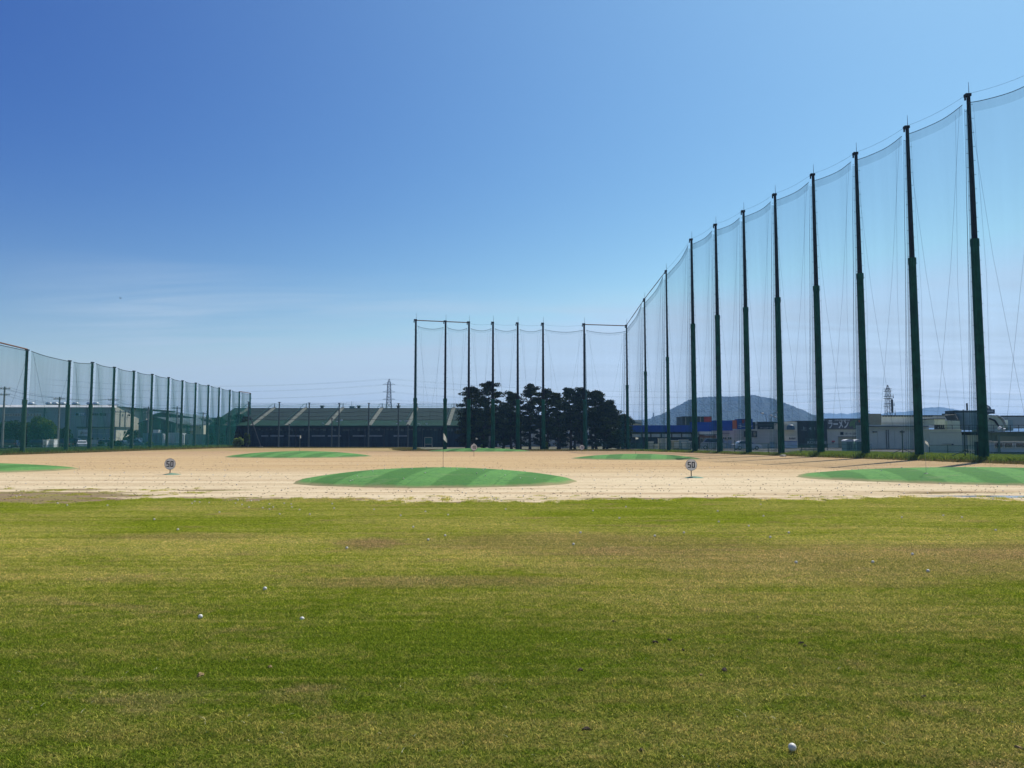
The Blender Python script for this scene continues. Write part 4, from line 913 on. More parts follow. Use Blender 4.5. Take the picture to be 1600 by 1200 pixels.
for px in (502.5, 560, 622): # ventilators on the ridge
    f = fbox(b, 'ridge_vent', M_dmetal, px - 1.7, px + 1.7, 635, 638.5, Y2 + .5, 1); fbox(f, 'vent_hood', M_dmetal, px - 2.7, px + 2.7, 633.6, 635, Y2 + .3, 1.4)
f = fbox(b, 'ridge_box', M_roofblue, 546, 553, 634.5, 638, Y2 + 6, 2); fbox(f, 'aerial', M_dmetal, 549.2, 549.6, 627, 634.5, Y2 + 7, .06)
def posts(label, name, cat, lst, group, m, r=.10):
    for lab, px, Y, py in lst:
        t = thing(name, lab, cat, (Xat(px, Y, 0), Y, 0), 0, group); H = Zat(py, Y)
        MB().tube((0, 0, 0), (0, 0, H), r, r * .8, 8).build('shaft', m, t); MB().box(-r * 1.5, r * 1.5, -r * 1.5, r * 1.5, H, H + .12).build('cap', m, t)
M_gpost = mat('grey_green_steel_post', (0.07, 0.09, 0.085), 0.6, 0.15, 2)
posts('', 'steel_post', 'post', [('tall thin post before the netted shed, leftmost beside the left net corner', 387, 160, 628.5), ('tall thin post before the netted shed, second from its left', 435, 158, 629), ('tall thin post before the netted shed, above the small white flag', 482, 158, 630),
      ('tall thin post before the netted shed, left of the pylon', 529, 158, 630.5), ('tall thin post before the netted shed, below and left of the pylon', 575.5, 158, 630.5), ('tall thin post before the netted shed, right of the pylon', 622, 158, 631)], 'tall posts before the netted shed', M_gpost, .16)
posts('', 'steel_post', 'post', [('short post before the netted shed, right of its second rafter', 451, 155, 663), ('short post before the netted shed at its third rafter', 518, 155, 654), ('short post before the netted shed near the leftmost high pole', 637, 155, 664)], 'short posts before the netted shed', M_gpost, .13)
t = thing('brace_pole', 'slanting dark brace pole leaning on the far corner of the left net', 'pole', (Xat(408, 160), 160, 0)); MB().tube((0, 0, 0), (Xat(390, 160) - Xat(408, 160), 0, Zat(651, 160)), .12, .12, 6).build('shaft', M_dmetal, t)
MB().box(-.3, .3, -.3, .3, 0, .15).build('foot', M_concrete, t)
# net frame in front of it
def frame_net(label, px0, px1, py0, py1, Y):
    t = thing('pitching_net', label, 'net frame', (Xat((px0 + px1) / 2, Y), Y, 0), 0, 'small net frames by the shed'); w = (Xat(px1, Y) - Xat(px0, Y)) / 2; z1 = Zat(py0, Y); z0 = max(.05, Zat(py1, Y))
    MB().path([(-w, 0, 0), (-w, 0, z1), (w, 0, z1), (w, 0, 0)], .05, 6).path([(-w, 0, z0), (w, 0, z0)], .05, 6).path([(-w, 0, z0), (-w, 1.0, 0)], .04, 6).path([(w, 0, z0), (w, 1.0, 0)], .04, 6).build('frame', M_steel, t)
    MB().quad((-w, .02, z0), (w, .02, z0), (w, .02, z1), (-w, .02, z1)).build('netting', M_netL, t)
frame_net('small square net frame before the netted shed, left of the main flag', 663.5, 675, 683.5, 694, 150)
frame_net('small square net frame at the left foot of the pines', 727, 737, 685, 694, 150)
# right part behind the pines
b = building('pale flat-roofed shed glimpsed between the pine trunks', 850, 175, name='shed')
fbox(b, 'wall', M_greywall, 775, 990, 668, 697, 176, 8, z0=0)
fbox(b, 'roof', M_roofblue, 770, 960, 655, 668, 176.5, 9); panels(b, M_offwhite, 780, 985, 669, 694, 176, 14, 2)
for px in (790, 822, 853, 884, 915, 946): win(b, px, px + 9, 675, 682, 175.9, M_white, 2)
b = building('grey-roofed low hall behind the right end of the pines', 990, 200, name='hall')
fbox(b, 'wall', M_greywall, 955, 1003, 656, 697, 201, 8, z0=0); MB().prism_y([(Xat(950, 200), Zat(658, 200)), (Xat(1004, 200), Zat(662.5, 200)), (Xat(985, 200), Zat(656, 200)), (Xat(965, 200), Zat(652, 200))], 199.5, 210).build('roof', M_roofblue, b, world=True)

# ---- blue home-improvement shop
Yb = 136.0
b = building('blue-banded shop with a raised grey and red block behind the right net', 1060, Yb, name='shop')
fbox(b, 'wall', mat('shop_front_dark', (0.03, 0.036, 0.045), 0.7, 0.2, .8), 985, 1101, 671, 699, Yb, 12, z0=0)
fbox(b, 'fascia', M_blue, 984, 1112, 664.5, 674.8, Yb - .8, 1.6)
fbox(b, 'fascia', M_blue, 1112, 1144.5, 657, 672.8, Yb - .8, 1.6)
fbox(b, 'fascia', M_blue, 1078, 1112, 659.5, 664.4, Yb - .8, 1.6)
for px in range(992, 1140, 12): fbox(b, 'fascia_joint', M_black, px - .12, px + .12, 664.8, 674.5, Yb - .83, .028) if px < 1076 else None
fbox(b, 'raised_block', mat('ribbed_grey_block', (0.10, 0.11, 0.10), .6, .2, 1.5, stretch=(6, 1, .2)), 1066.5, 1100, 651.2, 664.4, Yb - .6, 5)
fbox(b, 'red_corner', M_red, 1100.2, 1112, 651.2, 659, Yb - .7, 5)
for k in range(11): fbox(b, 'block_rib', M_greywall if k % 4 == 1 else M_roofdark, 1068 + k * 2.9, 1068.9 + k * 2.9, 652, 664.2, Yb - .72, .1)
fbox(b, 'block_trim', M_black, 1066, 1112.2, 650.7, 651.2, Yb - .85, 5)
for px0, px1 in ((988, 1002), (1004, 1016), (1018, 1032), (1034.5, 1048.5), (1050.5, 1064), (1066, 1080), (1082, 1094)):
    w = fbox(b, 'window', M_greywall, px0, px1, 677.8, 683, Yb - .1, .1); fbox(w, 'pane', mat('bright_pane', (0.60, 0.68, 0.66), .35, .12, 1), px0 + .6, px1 - .6, 678.4, 682.4, Yb - .13, .028)
fbox(b, 'entrance_canopy', M_offwhite, 1093, 1121, 674.2, 678.6, Yb - 2, 2); fbox(b, 'canopy_shadow_gap', M_black, 1093, 1120, 678.7, 679.6, Yb - 1.2, 1)
fbox(b, 'entrance_wall', M_brown, 1093, 1118.5, 680.2, 699, Yb - .5, .5, z0=0)
for px in (1093.8, 1100.5, 1107.5): d = fbox(b, 'door', M_greywall, px, px + 5.4, 684, 699, Yb - .58, .07, z0=0); fbox(d, 'pane', M_glass, px + .5, px + 4.9, 685, 698, Yb - .61, .028)
fbox(b, 'orange_panel', M_orange, 1144.6, 1151.8, 656.6, 670, Yb - .9, 1.6)
s = fbox(b, 'sign_board', mat('sign_blue', (0.012, 0.055, 0.30), .4, .05), 1152, 1176, 654.5, 670.6, Yb - 1.1, 1.6)
fit_text(s, 'ホームセンター', 1155, 1174.5, 661.3, 663.4, Yb - 1.1, M_letter_w, .01)
fit_text(s, 'コーナン', 1154, 1175.3, 663.9, 668.3, Yb - 1.1, M_letter_w, .035)
em = MB(); Ye = Yb - 1.14
for a, c, dd, e in ((1160.3, 656, 1163.2, 661), (1163.2, 656, 1160.3, 661), (1164.5, 656.5, 1167, 656.5), (1164.5, 658.5, 1167, 658.5), (1165.7, 656, 1165.7, 661)):
    em.tube((Xat(a, Ye), Ye, Zat(c, Ye)), (Xat(dd, Ye), Ye, Zat(e, Ye)), .09, .09, 5)
em.build('emblem', M_red, s, world=True)
# grey shed part with dark rooftop signs
b = building('pale grey ribbed store wing with dark rooftop sign boards', 1180, 140, name='store_wing')
fbox(b, 'wall', M_offwhite, 1119, 1216.5, 670.8, 699, 140, 3, z0=0)
panels(b, mat('store_siding', (0.64, 0.61, 0.47), .65, .07, .5), 1147, 1215.5, 671.5, 698, 140, 5, 5)
panels(b, M_greywall, 1120, 1140, 672, 682, 140, 2, 2)
fbox(b, 'ledge', M_dmetal, 1121, 1140, 676.8, 677.4, 139.7, .3)
for px in (1129, 1136.6): w = win(b, px, px + 7, 682.6, 687, 139.95, M_greywall, 2)
for px in (1129.5, 1137): fbox(b, 'roller_shutter', mat('shutter_blue_grey', (.40, .50, .54), .5, .1, 2), px, px + 6.6, 688, 699, 139.9, .09, z0=0)
w = win(b, 1163, 1183, 673.5, 683, 139.9, M_black, 3)
fbox(b, 'sign_board', M_black, 1174, 1180, 659.5, 670.5, 139.5, .6); s = fbox(b, 'sign_board', M_black, 1184, 1209.5, 659, 670.6, 139.5, .6); fbox(b, 'sign_pillar', M_greywall, 1180.3, 1183.4, 659.5, 670.5, 139.6, .4)
fbox(s, 'sign_rail', M_dmetal, 1180, 1212.5, 663.3, 664.5, 139.3, .18)
fit_text(s, 'ホームステージ', 1188, 1205.5, 667.4, 669.6, 139.5, M_letter_w, .01)
d = fbox(b, 'door', mat('shutter_blue_grey', (.40, .50, .54), .5, .1, 2), 1203.5, 1210, 691.2, 699, 139.88, .1, z0=0); fbox(d, 'door_frame', M_dmetal, 1203, 1210.5, 690.5, 691.1, 139.8, .15)
t = thing('floodlight_mast', 'cluster of small lamps on thin arms above the dark rooftop signs', 'lamp', (Xat(1203, 141), 141, Zat(659, 141)))
for dx, h in ((-1.7, 1.3), (-.1, .9), (.6, .6), (1.2, 1.4)):
    MB().path([(dx * .3, 0, 0), (dx * .4, 0, h), (dx, 0, h + .35), (dx + .35, 0, h + .3)], .045, 4).build('arm', M_dmetal, t); MB().tube((dx + .25, -.15, h + .3), (dx + .65, .1, h + .25), .17, .12, 8).build('lamp_head', M_white, t)
MB().box(-2.0, 1.9, -.3, .3, -.3, 0).build('base_rail', M_dmetal, t)
# white block with balconies
b = building('narrow pale block with shutters between two green poles right of the store wing', 1235, 144, name='building')
fbox(b, 'wall', M_greywall, 1217, 1246, 659, 699, 144, 4.5, z0=0)
fbox(b, 'roof_edge', M_offwhite, 1226, 1245, 671.4, 672.4, 143, 1.2); fbox(b, 'upper_sign', M_offwhite, 1227, 1244, 660.5, 663.3, 143.7, .3)
MB().lathe([(.72, 0), (.72, .5), (.6, .8), (.3, .98), (.001, 1.02)], Xat(1235.5, 143) - parent_world(b).x, -1.2, 12).build('roof_tank', mat('tank_blue', (.06, .12, .17), .5), b).location = (0, 0, Zat(671.5, 143))
fbox(b, 'notice_board', M_offwhite, 1227.2, 1244, 681.5, 689.2, 143.8, .18); f = b.children[-1]
for k in range(5): fbox(f, 'notice_mark', M_letter_d, 1233.2 + k * 2.1, 1234.4 + k * 2.1, 683.5 + (k % 2) * .5, 686.6, 143.76, .03)
fbox(b, 'roller_shutter', mat('shutter_light_blue', (.42, .56, .68), .5, .1, 1), 1226, 1245.6, 690, 699, 143.85, .12, z0=0); fbox(b, 'shutter_beam', M_blue, 1217, 1245.8, 689.3, 690, 143.7, .3)
# black building
b = building('black two-storey block with faded white lettering left of the noodle shop', 1268, 150, name='building')
fbox(b, 'wall', M_black, 1245.9, 1292.4, 657.4, 699.5, 150, 10, z0=0)
panels(b, M_black, 1246.2, 1292, 658.2, 691.5, 150, 4, 3)
fbox(b, 'plinth', mat('plinth_dark_green', (.03, .05, .045), .7), 1246, 1292.4, 692.5, 699.5, 149.7, .28, z0=0)
fit_text(b, '上 4 1', 1252, 1273.5, 666.6, 672.2, 149.93, mat('faded_lettering', (.32, .40, .38), .7))
s = fbox(b, 'sign_board', mat('sign_dark_green', (.02, .045, .035), .6), 1260, 1292, 684.5, 700, 149.6, .2)
fit_text(s, 'やみつき', 1265, 1279, 685.3, 688.0, 149.6, MATS['faded_lettering']); fit_text(s, 'KORE KOI', 1261.5, 1291, 688.9, 693.8, 149.6, MATS['faded_lettering'], .03); fit_text(s, '食べ放', 1266, 1276, 696.7, 700, 149.6, MATS['faded_lettering'])
# noodle shop
Yr = 153.5
b = building('cream noodle shop with a big brushed white sign on dark grey', 1320, Yr, name='noodle_shop')
fbox(b, 'wall', mat('cream_render', (.74, .74, .58), .8, .06, 1), 1292.9, 1346, 670.8, 700, Yr, 10, z0=0)
s = fbox(b, 'sign_board', mat('sign_charcoal_brown', (.14, .13, .11), .6, .1, 1), 1292.9, 1346.5, 654.8, 670.7, Yr - .5, 1.5); fbox(s, 'sign_edge', M_dmetal, 1292.4, 1347, 653.8, 654.7, Yr - .6, 1.6)
fit_text(s, 'ラーメン', 1294, 1325.5, 656.0, 669.6, Yr - .5, mat('brushed_white', (.80, .80, .70), .6, .15, 4), .035)
fit_text(s, '元祖の味自慢の店', 1304, 1328, 655.3, 657.8, Yr - .5, MATS['brushed_white'], .01)
lf = MB(); Yl = Yr - .55; c0 = (1334.5, 662.5)
pl = [(-7, 3), (-4.5, -3.5), (0, -6), (6, -6.5), (3, -3), (1.5, 1), (4, 5), (0, 7), (-1, 2), (-4.5, 4)]
lf.prism_y([(Xat(c0[0] + a, Yl), Zat(c0[1] + c_, Yl)) for a, c_ in pl][::-1], Yl - .02, Yl + .04); lf.build('leaf_emblem', mat('leaf_green', (.16, .26, .09), .6, .25, 3), s, world=True)
fbox(s, 'emblem', M_orange, 1341.5, 1343.6, 656.5, 659.8, Yr - .54, .03)
fbox(b, 'wall_emblem', M_letter_d, 1313, 1318, 675, 679.6, Yr - .05, .045); fit_text(b, '元祖らーめん 営業中', 1319.5, 1338, 675.8, 679.2, Yr - .01, M_letter_d)
pn = fbox(b, 'poster', M_offwhite, 1299, 1305, 686.8, 694.8, Yr - .06, .05); fbox(pn, 'poster_print', M_red, 1299.6, 1304.4, 688.6, 690.6, Yr - .09, .028); fbox(pn, 'poster_print', M_letter_d, 1299.6, 1303.4, 691.2, 692.6, Yr - .09, .028)
fbox(b, 'recess', M_tan, 1310, 1338, 682.8, 699.5, Yr - .08, .07, z0=0); fbox(b, 'recess_lintel', M_black, 1309.6, 1338.4, 682.0, 682.8, Yr - .14, .13); fbox(b, 'dark_opening', M_black, 1310, 1317.5, 698.2, 700, Yr - .12, .03, z0=0)
# two domed toilets / tanks
for lab, px in (('left of the two domed pale-green portable cabins', 1324.4), ('right of the two domed pale-green portable cabins', 1340.2)):
    t = thing('portable_cabin', lab, 'cabin', (Xat(px, 100), 100, 0), 0, 'domed portable cabins'); W = .54
    MB().box(-W, W, -W, W, 0.1, 1.38).build('body', mat('cabin_green', (.30, .44, .36), .5, .1, 2), t); MB().box(-W - .05, W + .05, -W - .05, W + .05, 0, .1).build('skid', M_dmetal, t)
    ar = [(-W - .05, 1.38)] + [(math.cos(math.pi - a * math.pi / 8) * (W + .05), 1.44 + .22 * math.sin(a * math.pi / 8)) for a in range(9)] + [(W + .05, 1.38)]
    MB().prism_y(ar[::-1], -W - .05, W + .05).build('roof', M_white, t); d = MB().box(-.36, .36, -W - .03, -W - .002, .15, 1.32).build('door', mat('cabin_door', (.14, .22, .19), .5, .1, 2), t); MB().box(.24, .3, -W - .07, -W - .035, .7, .84).build('handle', M_dmetal, d)
# large pale warehouse
Yw = 126.0
b = building('large pale green-grey warehouse with a tan box on its left end', 1400, Yw, name='warehouse')
M_wh = mat('warehouse_siding', (0.62, 0.65, 0.50), .6, .07, .4); M_wh2 = mat('warehouse_upper', (0.78, 0.78, 0.66), .6, .07, .4)
fbox(b, 'wall', M_wh, 1357, 1452, 664, 702, Yw, 4.4, z0=0)
fbox(b, 'upper_wall', M_wh2, 1378, 1560, 649.6, 668, Yw + 4.5, 4); fbox(b, 'eave', M_dmetal, 1378, 1560, 648.6, 649.6, Yw + 4.1, 4.6)
panels(b, M_wh, 1358, 1451, 672, 699, Yw, 7, 1); panels(b, M_wh2, 1379, 1556, 651, 659.5, Yw + 4.5, 14, 1)
fbox(b, 'roof_box', M_tan, 1359, 1377, 646.4, 664, Yw + .3, 2)
fbox(b, 'ledge', M_dmetal, 1357, 1451, 665.8, 666.8, Yw - .6, .6); fbox(b, 'ledge', M_greywall, 1357, 1451, 670.6, 671.4, Yw - .3, .3); fbox(b, 'ledge', M_greywall, 1378, 1560, 660.5, 661.6, Yw + 4.3, .15)
for k in range(19): fbox(b, 'eave_bracket', M_dmetal, 1380 + k * 4.2, 1381.8 + k * 4.2, 649.7, 650.9, Yw + 4.2, .28)
fbox(b, 'plinth', mat('plinth_black', (.03, .04, .038), .8), 1358, 1452, 701.2, 706, Yw - .3, .28, z0=0)
for px in (1366, 1409): f = fbox(b, 'wall_lamp', M_black, px, px + 4.6, 674, 675.6, Yw - .7, .6)
for px in (1385.5, 1388.8): fbox(b, 'downpipe', M_dmetal, px - .3, px + .3, 671.5, 701, Yw - .16, .09)
# telecom tower
Yc = 200; HT = Zat(601.5, Yc); t = thing('telecom_tower', 'lattice telecom tower with ring platforms behind the pale warehouse', 'tower', (Xat(1390, Yc), Yc, 0))
lattice(t, 1.9, .95, 0, HT * .90, 13, .045, M_mast, 'lattice'); lattice(t, .95, .1, HT * .90, HT, 2, .04, M_mast, 'peak')
for z, w in ((Zat(611, Yc), 1.0), (Zat(622.5, Yc), 1.1), (Zat(634.5, Yc), 1.15)):
    r_ = MB(); 
    for zz_ in (0, .55): r_.path([(w * math.cos(a * math.pi / 4), w * math.sin(a * math.pi / 4), z + zz_) for a in range(9)], .05, 4)
    r_.box(-w * .8, w * .8, -w * .8, w * .8, z - .06, z); r_.build('platform', M_mast, t)
MB().tube((1.0, 0, Zat(645, Yc)), (1.0, 0, Zat(624, Yc)), .28, .28, 8).build('cable_duct', M_mast, t)
for x, y0, y1 in ((1.35, 622, 616), (1.5, 634, 629), (1.7, 649, 641)): MB().tube((x, 0, Zat(y0, Yc)), (x, 0, Zat(y1, Yc)), .12, .05, 6).build('antenna', M_mast, t)

# ---- industrial plant at the right
Yp = 84.0
b = building('pale green process building with ducts and rooftop railing behind the nearest poles', 1490, Yp, name='process_plant')
M_pl = mat('plant_green_grey', (.54, .62, .46), .6, .08, .6); M_pl2 = mat('plant_dark_green', (.12, .19, .15), .6, .12, .6); M_pl3 = mat('plant_blue_grey', (.26, .36, .36), .55, .1, .6)
fbox(b, 'block', M_pl, 1452.8, 1503, 671.4, 712, Yp, 1.4, z0=0); fbox(b, 'block_cap', M_offwhite, 1451, 1503.4, 670.8, 671.4, Yp - .15, 1.7); fbox(b, 'block_seam', M_dgrey, 1453.5, 1502.5, 676, 676.5, Yp - .03, .028)
fbox(b, 'wall_bracket', M_dmetal, 1473.5, 1489, 693.4, 693.9, Yp - .2, .15); fbox(b, 'wall_bracket', M_dmetal, 1488, 1490, 693.6, 695.2, Yp - .22, .15)
fbox(b, 'rear_wall', M_pl2, 1503.2, 1548, 675, 712, Yp + 1.5, 8, z0=0); fbox(b, 'wall_panel', M_pl, 1512, 1529, 680, 703, Yp + 1.42, .07); fbox(b, 'wall_panel', M_pl3, 1503.5, 1512, 680, 703, Yp + 1.42, .07)
fbox(b, 'shadow_beam', M_black, 1504, 1534, 676.5, 679.3, Yp + 1.0, .4)
fbox(b, 'right_wall', M_pl2, 1544, 1640, 675.5, 712, Yp + 1, 8, z0=0); fbox(b, 'right_fascia', mat('plant_olive', (.20, .24, .16), .7, .1, .6), 1560.5, 1640, 681.5, 689.3, Yp + .6, .38)
fbox(b, 'stair_wall', M_pl3, 1544, 1552.5, 694.5, 712, Yp + .3, .65, z0=0)
w = win(b, 1544, 1550, 688, 694, Yp + .9, M_greywall)
# tall drum building and hood
Yd = Yp + 6
MB().lathe([(1.3, 0), (1.3, 1.0), (1.3, Zat(645.3, Yd) - Zat(672, Yd))], 0, 0, 24).build('round_tank', M_pl3, b, smooth=True).location = (Xat(1518, Yd - 1) - parent_world(b).x, 5.6, Zat(672, Yd))
fbox(b, 'tank_house', mat('plant_slate', (.26, .31, .30), .6, .08, .6), 1496, 1535, 645.2, 672, Yd, 1.5); fbox(b, 'tank_roof', M_roofdark, 1491.5, 1536.5, 641.2, 645.1, Yd - .3, 2.0); fbox(b, 'tank_roof', M_roofdark, 1480.5, 1491.3, 645.8, 648, Yd - .2, 1.2)
MB().path([(Xat(1506 + k * 2.2, Yd - .4), Yd - .4, Zat(645.5 - 3.2 * math.sin(k * math.pi / 9), Yd - .4)) for k in range(10)], .05, 4).build('roof_arch', M_dmetal, b, world=True)
Ya = Yp + 3
hx = lambda px, py, y: (Xat(px, y), y, Zat(py, y))
h = MB(); q = [hx(1477.5, 649.5, Ya), hx(1494, 648, Ya), hx(1498, 656.5, Ya), hx(1482, 657, Ya)]; q2 = [hx(1479, 648, Ya + 3), hx(1496, 647, Ya + 3), hx(1500, 654, Ya + 3), hx(1484, 656.5, Ya + 3)]
h.add(q + q2, [(3, 2, 1, 0), (4, 5, 6, 7), (0, 1, 5, 4), (1, 2, 6, 5), (2, 3, 7, 6), (3, 0, 4, 7)]).build('intake_hood', M_dmetal, b, world=True)
MB().add([hx(1476.8, 649, Ya - .1), hx(1495, 647.4, Ya - .1), hx(1496.5, 648.5, Ya + 1), hx(1478, 650, Ya + 1)], [(0, 1, 2, 3)]).build('hood_lip', M_white, b, world=True)
fbox(b, 'hood_base', M_pl, 1480, 1500, 657.5, 671, Ya, 2)
f = fbox(b, 'cooling_unit', M_pl, 1460, 1476.5, 655, 663.5, Ya - 1, 2.5); fbox(f, 'cooling_unit_top', M_dmetal, 1459.4, 1477, 653.8, 655, Ya - 1.1, 2.7)
for k in range(5): fbox(f, 'unit_leg', M_dmetal, 1461.5 + k * 3.2, 1462.7 + k * 3.2, 663.5, 671, Ya - .8, .2)
g = MB()
for _ in range(14): a = (rnd.uniform(1462, 1476), rnd.uniform(665, 671)); c = (a[0] + rnd.uniform(-3, 3), a[1] + rnd.uniform(-2.5, 2.5)); g.tube(hx(a[0], a[1], Ya - .5), hx(c[0], c[1], Ya + .3), .09, .09, 5)
g.build('pipework', M_dmetal, b, world=True)
fbox(b, 'vent_opening', M_black, 1502, 1516, 661, 668.5, Yd - .12, .1)
# right roof machinery
s = fbox(b, 'sign_board', mat('sign_slate', (.10, .13, .15), .6), 1541, 1554.5, 639.5, 646.5, Yd + 6, .4); MB().lathe([(.001, -.15), (.62, -.15), (.62, .15), (.001, .15)], n=24).build('round_sign', MATS['sign_slate'], s)
rs = s.children[-1]; rs.rotation_euler = (math.pi / 2, 0, 0); rs.location = (Xat(1545, Yd + 6) - parent_world(b).x, 12.3, Zat(640.5, Yd + 6)); fbox(s, 'sign_bar', M_letter_w, 1543, 1552, 641.8, 642.8, Yd + 5.95, .04)
em = MB(); Y_ = Yd + 5.8
em.path([hx(1542.5, 638, Y_), hx(1545, 634.8, Y_), hx(1547.5, 638, Y_)], .10, 4).build('emblem', M_letter_w, s, world=True)
ar = [hx(1545, 671, Ya), hx(1545, 648.5, Ya), hx(1559, 650, Ya)] 
MB().prism_y([(Xat(p, Ya), Zat(q_, Ya)) for p, q_ in ((1545, 674), (1572, 674), (1570, 664), (1566, 656), (1560, 650.5), (1552, 648.5), (1545, 648))], Ya, Ya + 3).build('curved_duct', M_pl, b, world=True)
MB().prism_y([(Xat(p, Ya), Zat(q_, Ya)) for p, q_ in ((1572.2, 664), (1569, 655), (1563.5, 650.6), (1555, 650.2), (1554, 649.2), (1563, 649.4), (1569.6, 654), (1573, 664))], Ya - .15, Ya + 3.1).build('duct_cover', M_white, b, world=True)
MB().path([hx(1548, 654, Ya - .2), hx(1556, 657, Ya - .2), hx(1562, 666, Ya - .2)], .10, 6).build('duct_brace', M_black, b, world=True)
fbox(b, 'vent_box', M_pl3, 1575, 1583, 656, 673, Ya, 1.5)
MB().lathe([(5.2, 0), (5.2, 1.55)], 0, 0, 28).build('round_tank', mat('storage_tank', (.52, .60, .52), .45, .06, .5), b, smooth=True).location = (Xat(1583, 100) + 3.2 - parent_world(b).x, 21, Zat(668, 100))
fbox(b, 'tank_roof', M_dmetal, 1566, 1640, 649.2, 650.6, 94.5, 2)
fbox(b, 'gangway', M_dmetal, 1503.4, 1640, 674.3, 675.2, Yp - .2, 2)
rl = MB()
for z in (664.3, 668.8): rl.path([hx(1476, z, Yp + .1), hx(1640, z, Yp + .1)], .035, 4)
for k in range(13): px = 1476 + k * 13; rl.path([hx(px, 664.3, Yp + .1), hx(px, 675, Yp + .1)], .035, 4)
rl.build('railing', M_dmetal, b, world=True)
lm_ = MB().tube(hx(1561, 667.5, Yp - .2), hx(1564.5, 670, Yp - .3), .16, .22, 8).build('floodlight', M_white, b, world=True); MB().tube(hx(1568, 670.5, Yp - .2), hx(1571, 671.8, Yp - .3), .12, .18, 8).build('floodlight', M_metal, b, world=True)
MB().tube(hx(1513.5, 641, Yd), hx(1513.5, 630, Yd), .10, .10, 6).build('flue', M_dmetal, b, world=True)
# long office strip with windows, like a parked coach
b = building('low white office strip with a row of dark windows at the right edge', 1580, 80, name='site_office')
fbox(b, 'wall', mat('office_pale', (.50, .58, .56), .5, .07, .6), 1553, 1650, 690.5, 712.2, 80, 1.2, z0=.35); fbox(b, 'roof', M_offwhite, 1552, 1650, 689.6, 690.5, 79.8, 1.5); fbox(b, 'skirt', M_black, 1553.5, 1650, 712.4, 716, 80.3, .8, z0=0)
for a, c in ((1554, 1560), (1563, 1567), (1569, 1583.5), (1586, 1602), (1605, 1620)): win(b, a, c, 691.5, 700, 79.98, M_offwhite)
fbox(b, 'drain_pipe', M_pl2, 1560.8, 1563, 679, 715, 79.7, .2, z0=0)
# stacked white crates, dark machine at the foot of the nearest pole
t = thing('stillage', 'white slatted stillage frame left of the nearest pole', 'crate', (Xat(1516, 70), 70, 0)); x0, x1 = Xat(1504, 70) - t.location.x, Xat(1528, 70) - t.location.x
fr = MB(); zt_ = Zat(704, 70); 
for x in (x0, x0 + .45, 0, x1 - .4, x1): fr.box(x - .03, x + .03, -.3, -.24, 0.02, zt_)
fr.build('upright', M_offwhite, t); fr = MB()
for z in (.15, .45, .75, zt_): fr.box(x0 - .04, x1 + .04, -.33, -.3, z - .03, z + .03)
fr.build('slat', M_offwhite, t); MB().box(x0, x1, -.2, .5, .04, zt_ - .1).build('crate_body', M_pl3, t)
t = thing('control_cabinet', 'dark cabinet standing against the nearest green pole', 'cabinet', (Xat(1532.5, 59), 59, 0)); MB().box(-.35, .3, -.25, .25, 0.05, 1.5).build('body', M_black, t); d = MB().box(-.3, .25, -.28, -.255, .15, 1.4).build('door', M_dmetal, t); MB().box(.14, .18, -.31, -.285, .7, .85).build('handle', M_metal, d); MB().box(-.4, .35, -.3, .3, 0, .05).build('plinth', M_concrete, t)

# ------------------------------------------------------------------ trees and shrubs
def leafmat(name, c, dark, tr=0.25):
    m = bpy.data.materials.new(name); m.use_nodes = True; t = m.node_tree; t.nodes.clear(); L = t.links
    out = t.nodes.new('ShaderNodeOutputMaterial'); at = t.nodes.new('ShaderNodeAttribute'); at.attribute_name = 'tone'
    cr = t.nodes.new('ShaderNodeValToRGB'); e = cr.color_ramp.elements; e[0].color = rgb(dark); e[1].color = rgb(c); L.new(at.outputs['Fac'], cr.inputs[0])
    d = t.nodes.new('ShaderNodeBsdfDiffuse'); q = t.nodes.new('ShaderNodeBsdfTranslucent'); L.new(cr.outputs[0], d.inputs[0]); L.new(cr.outputs[0], q.inputs[0])
    ms = t.nodes.new('ShaderNodeMixShader'); ms.inputs[0].default_value = tr; L.new(d.outputs[0], ms.inputs[1]); L.new(q.outputs[0], ms.inputs[2]); L.new(ms.outputs[0], out.inputs[0]); return m
M_pine = leafmat('pine_needles', (0.075, 0.095, 0.022), (0.012, 0.017, 0.009), 0.05)
M_leafy = leafmat('yellow_green_leaves', (0.15, 0.20, 0.020), (0.05, 0.09, 0.012), 0.3)
M_dleaf = leafmat('dark_green_leaves', (0.040, 0.075, 0.022), (0.015, 0.033, 0.012), 0.2)
M_weed = leafmat('weed_leaves', (0.34, 0.42, 0.07), (0.12, 0.19, 0.04), 0.3)
M_weedL = leafmat('weed_leaves_dull', (0.22, 0.32, 0.08), (0.08, 0.14, 0.04), 0.25)
M_drygrass = leafmat('dry_grass', (0.30, 0.24, 0.10), (0.12, 0.13, 0.04), 0.3)
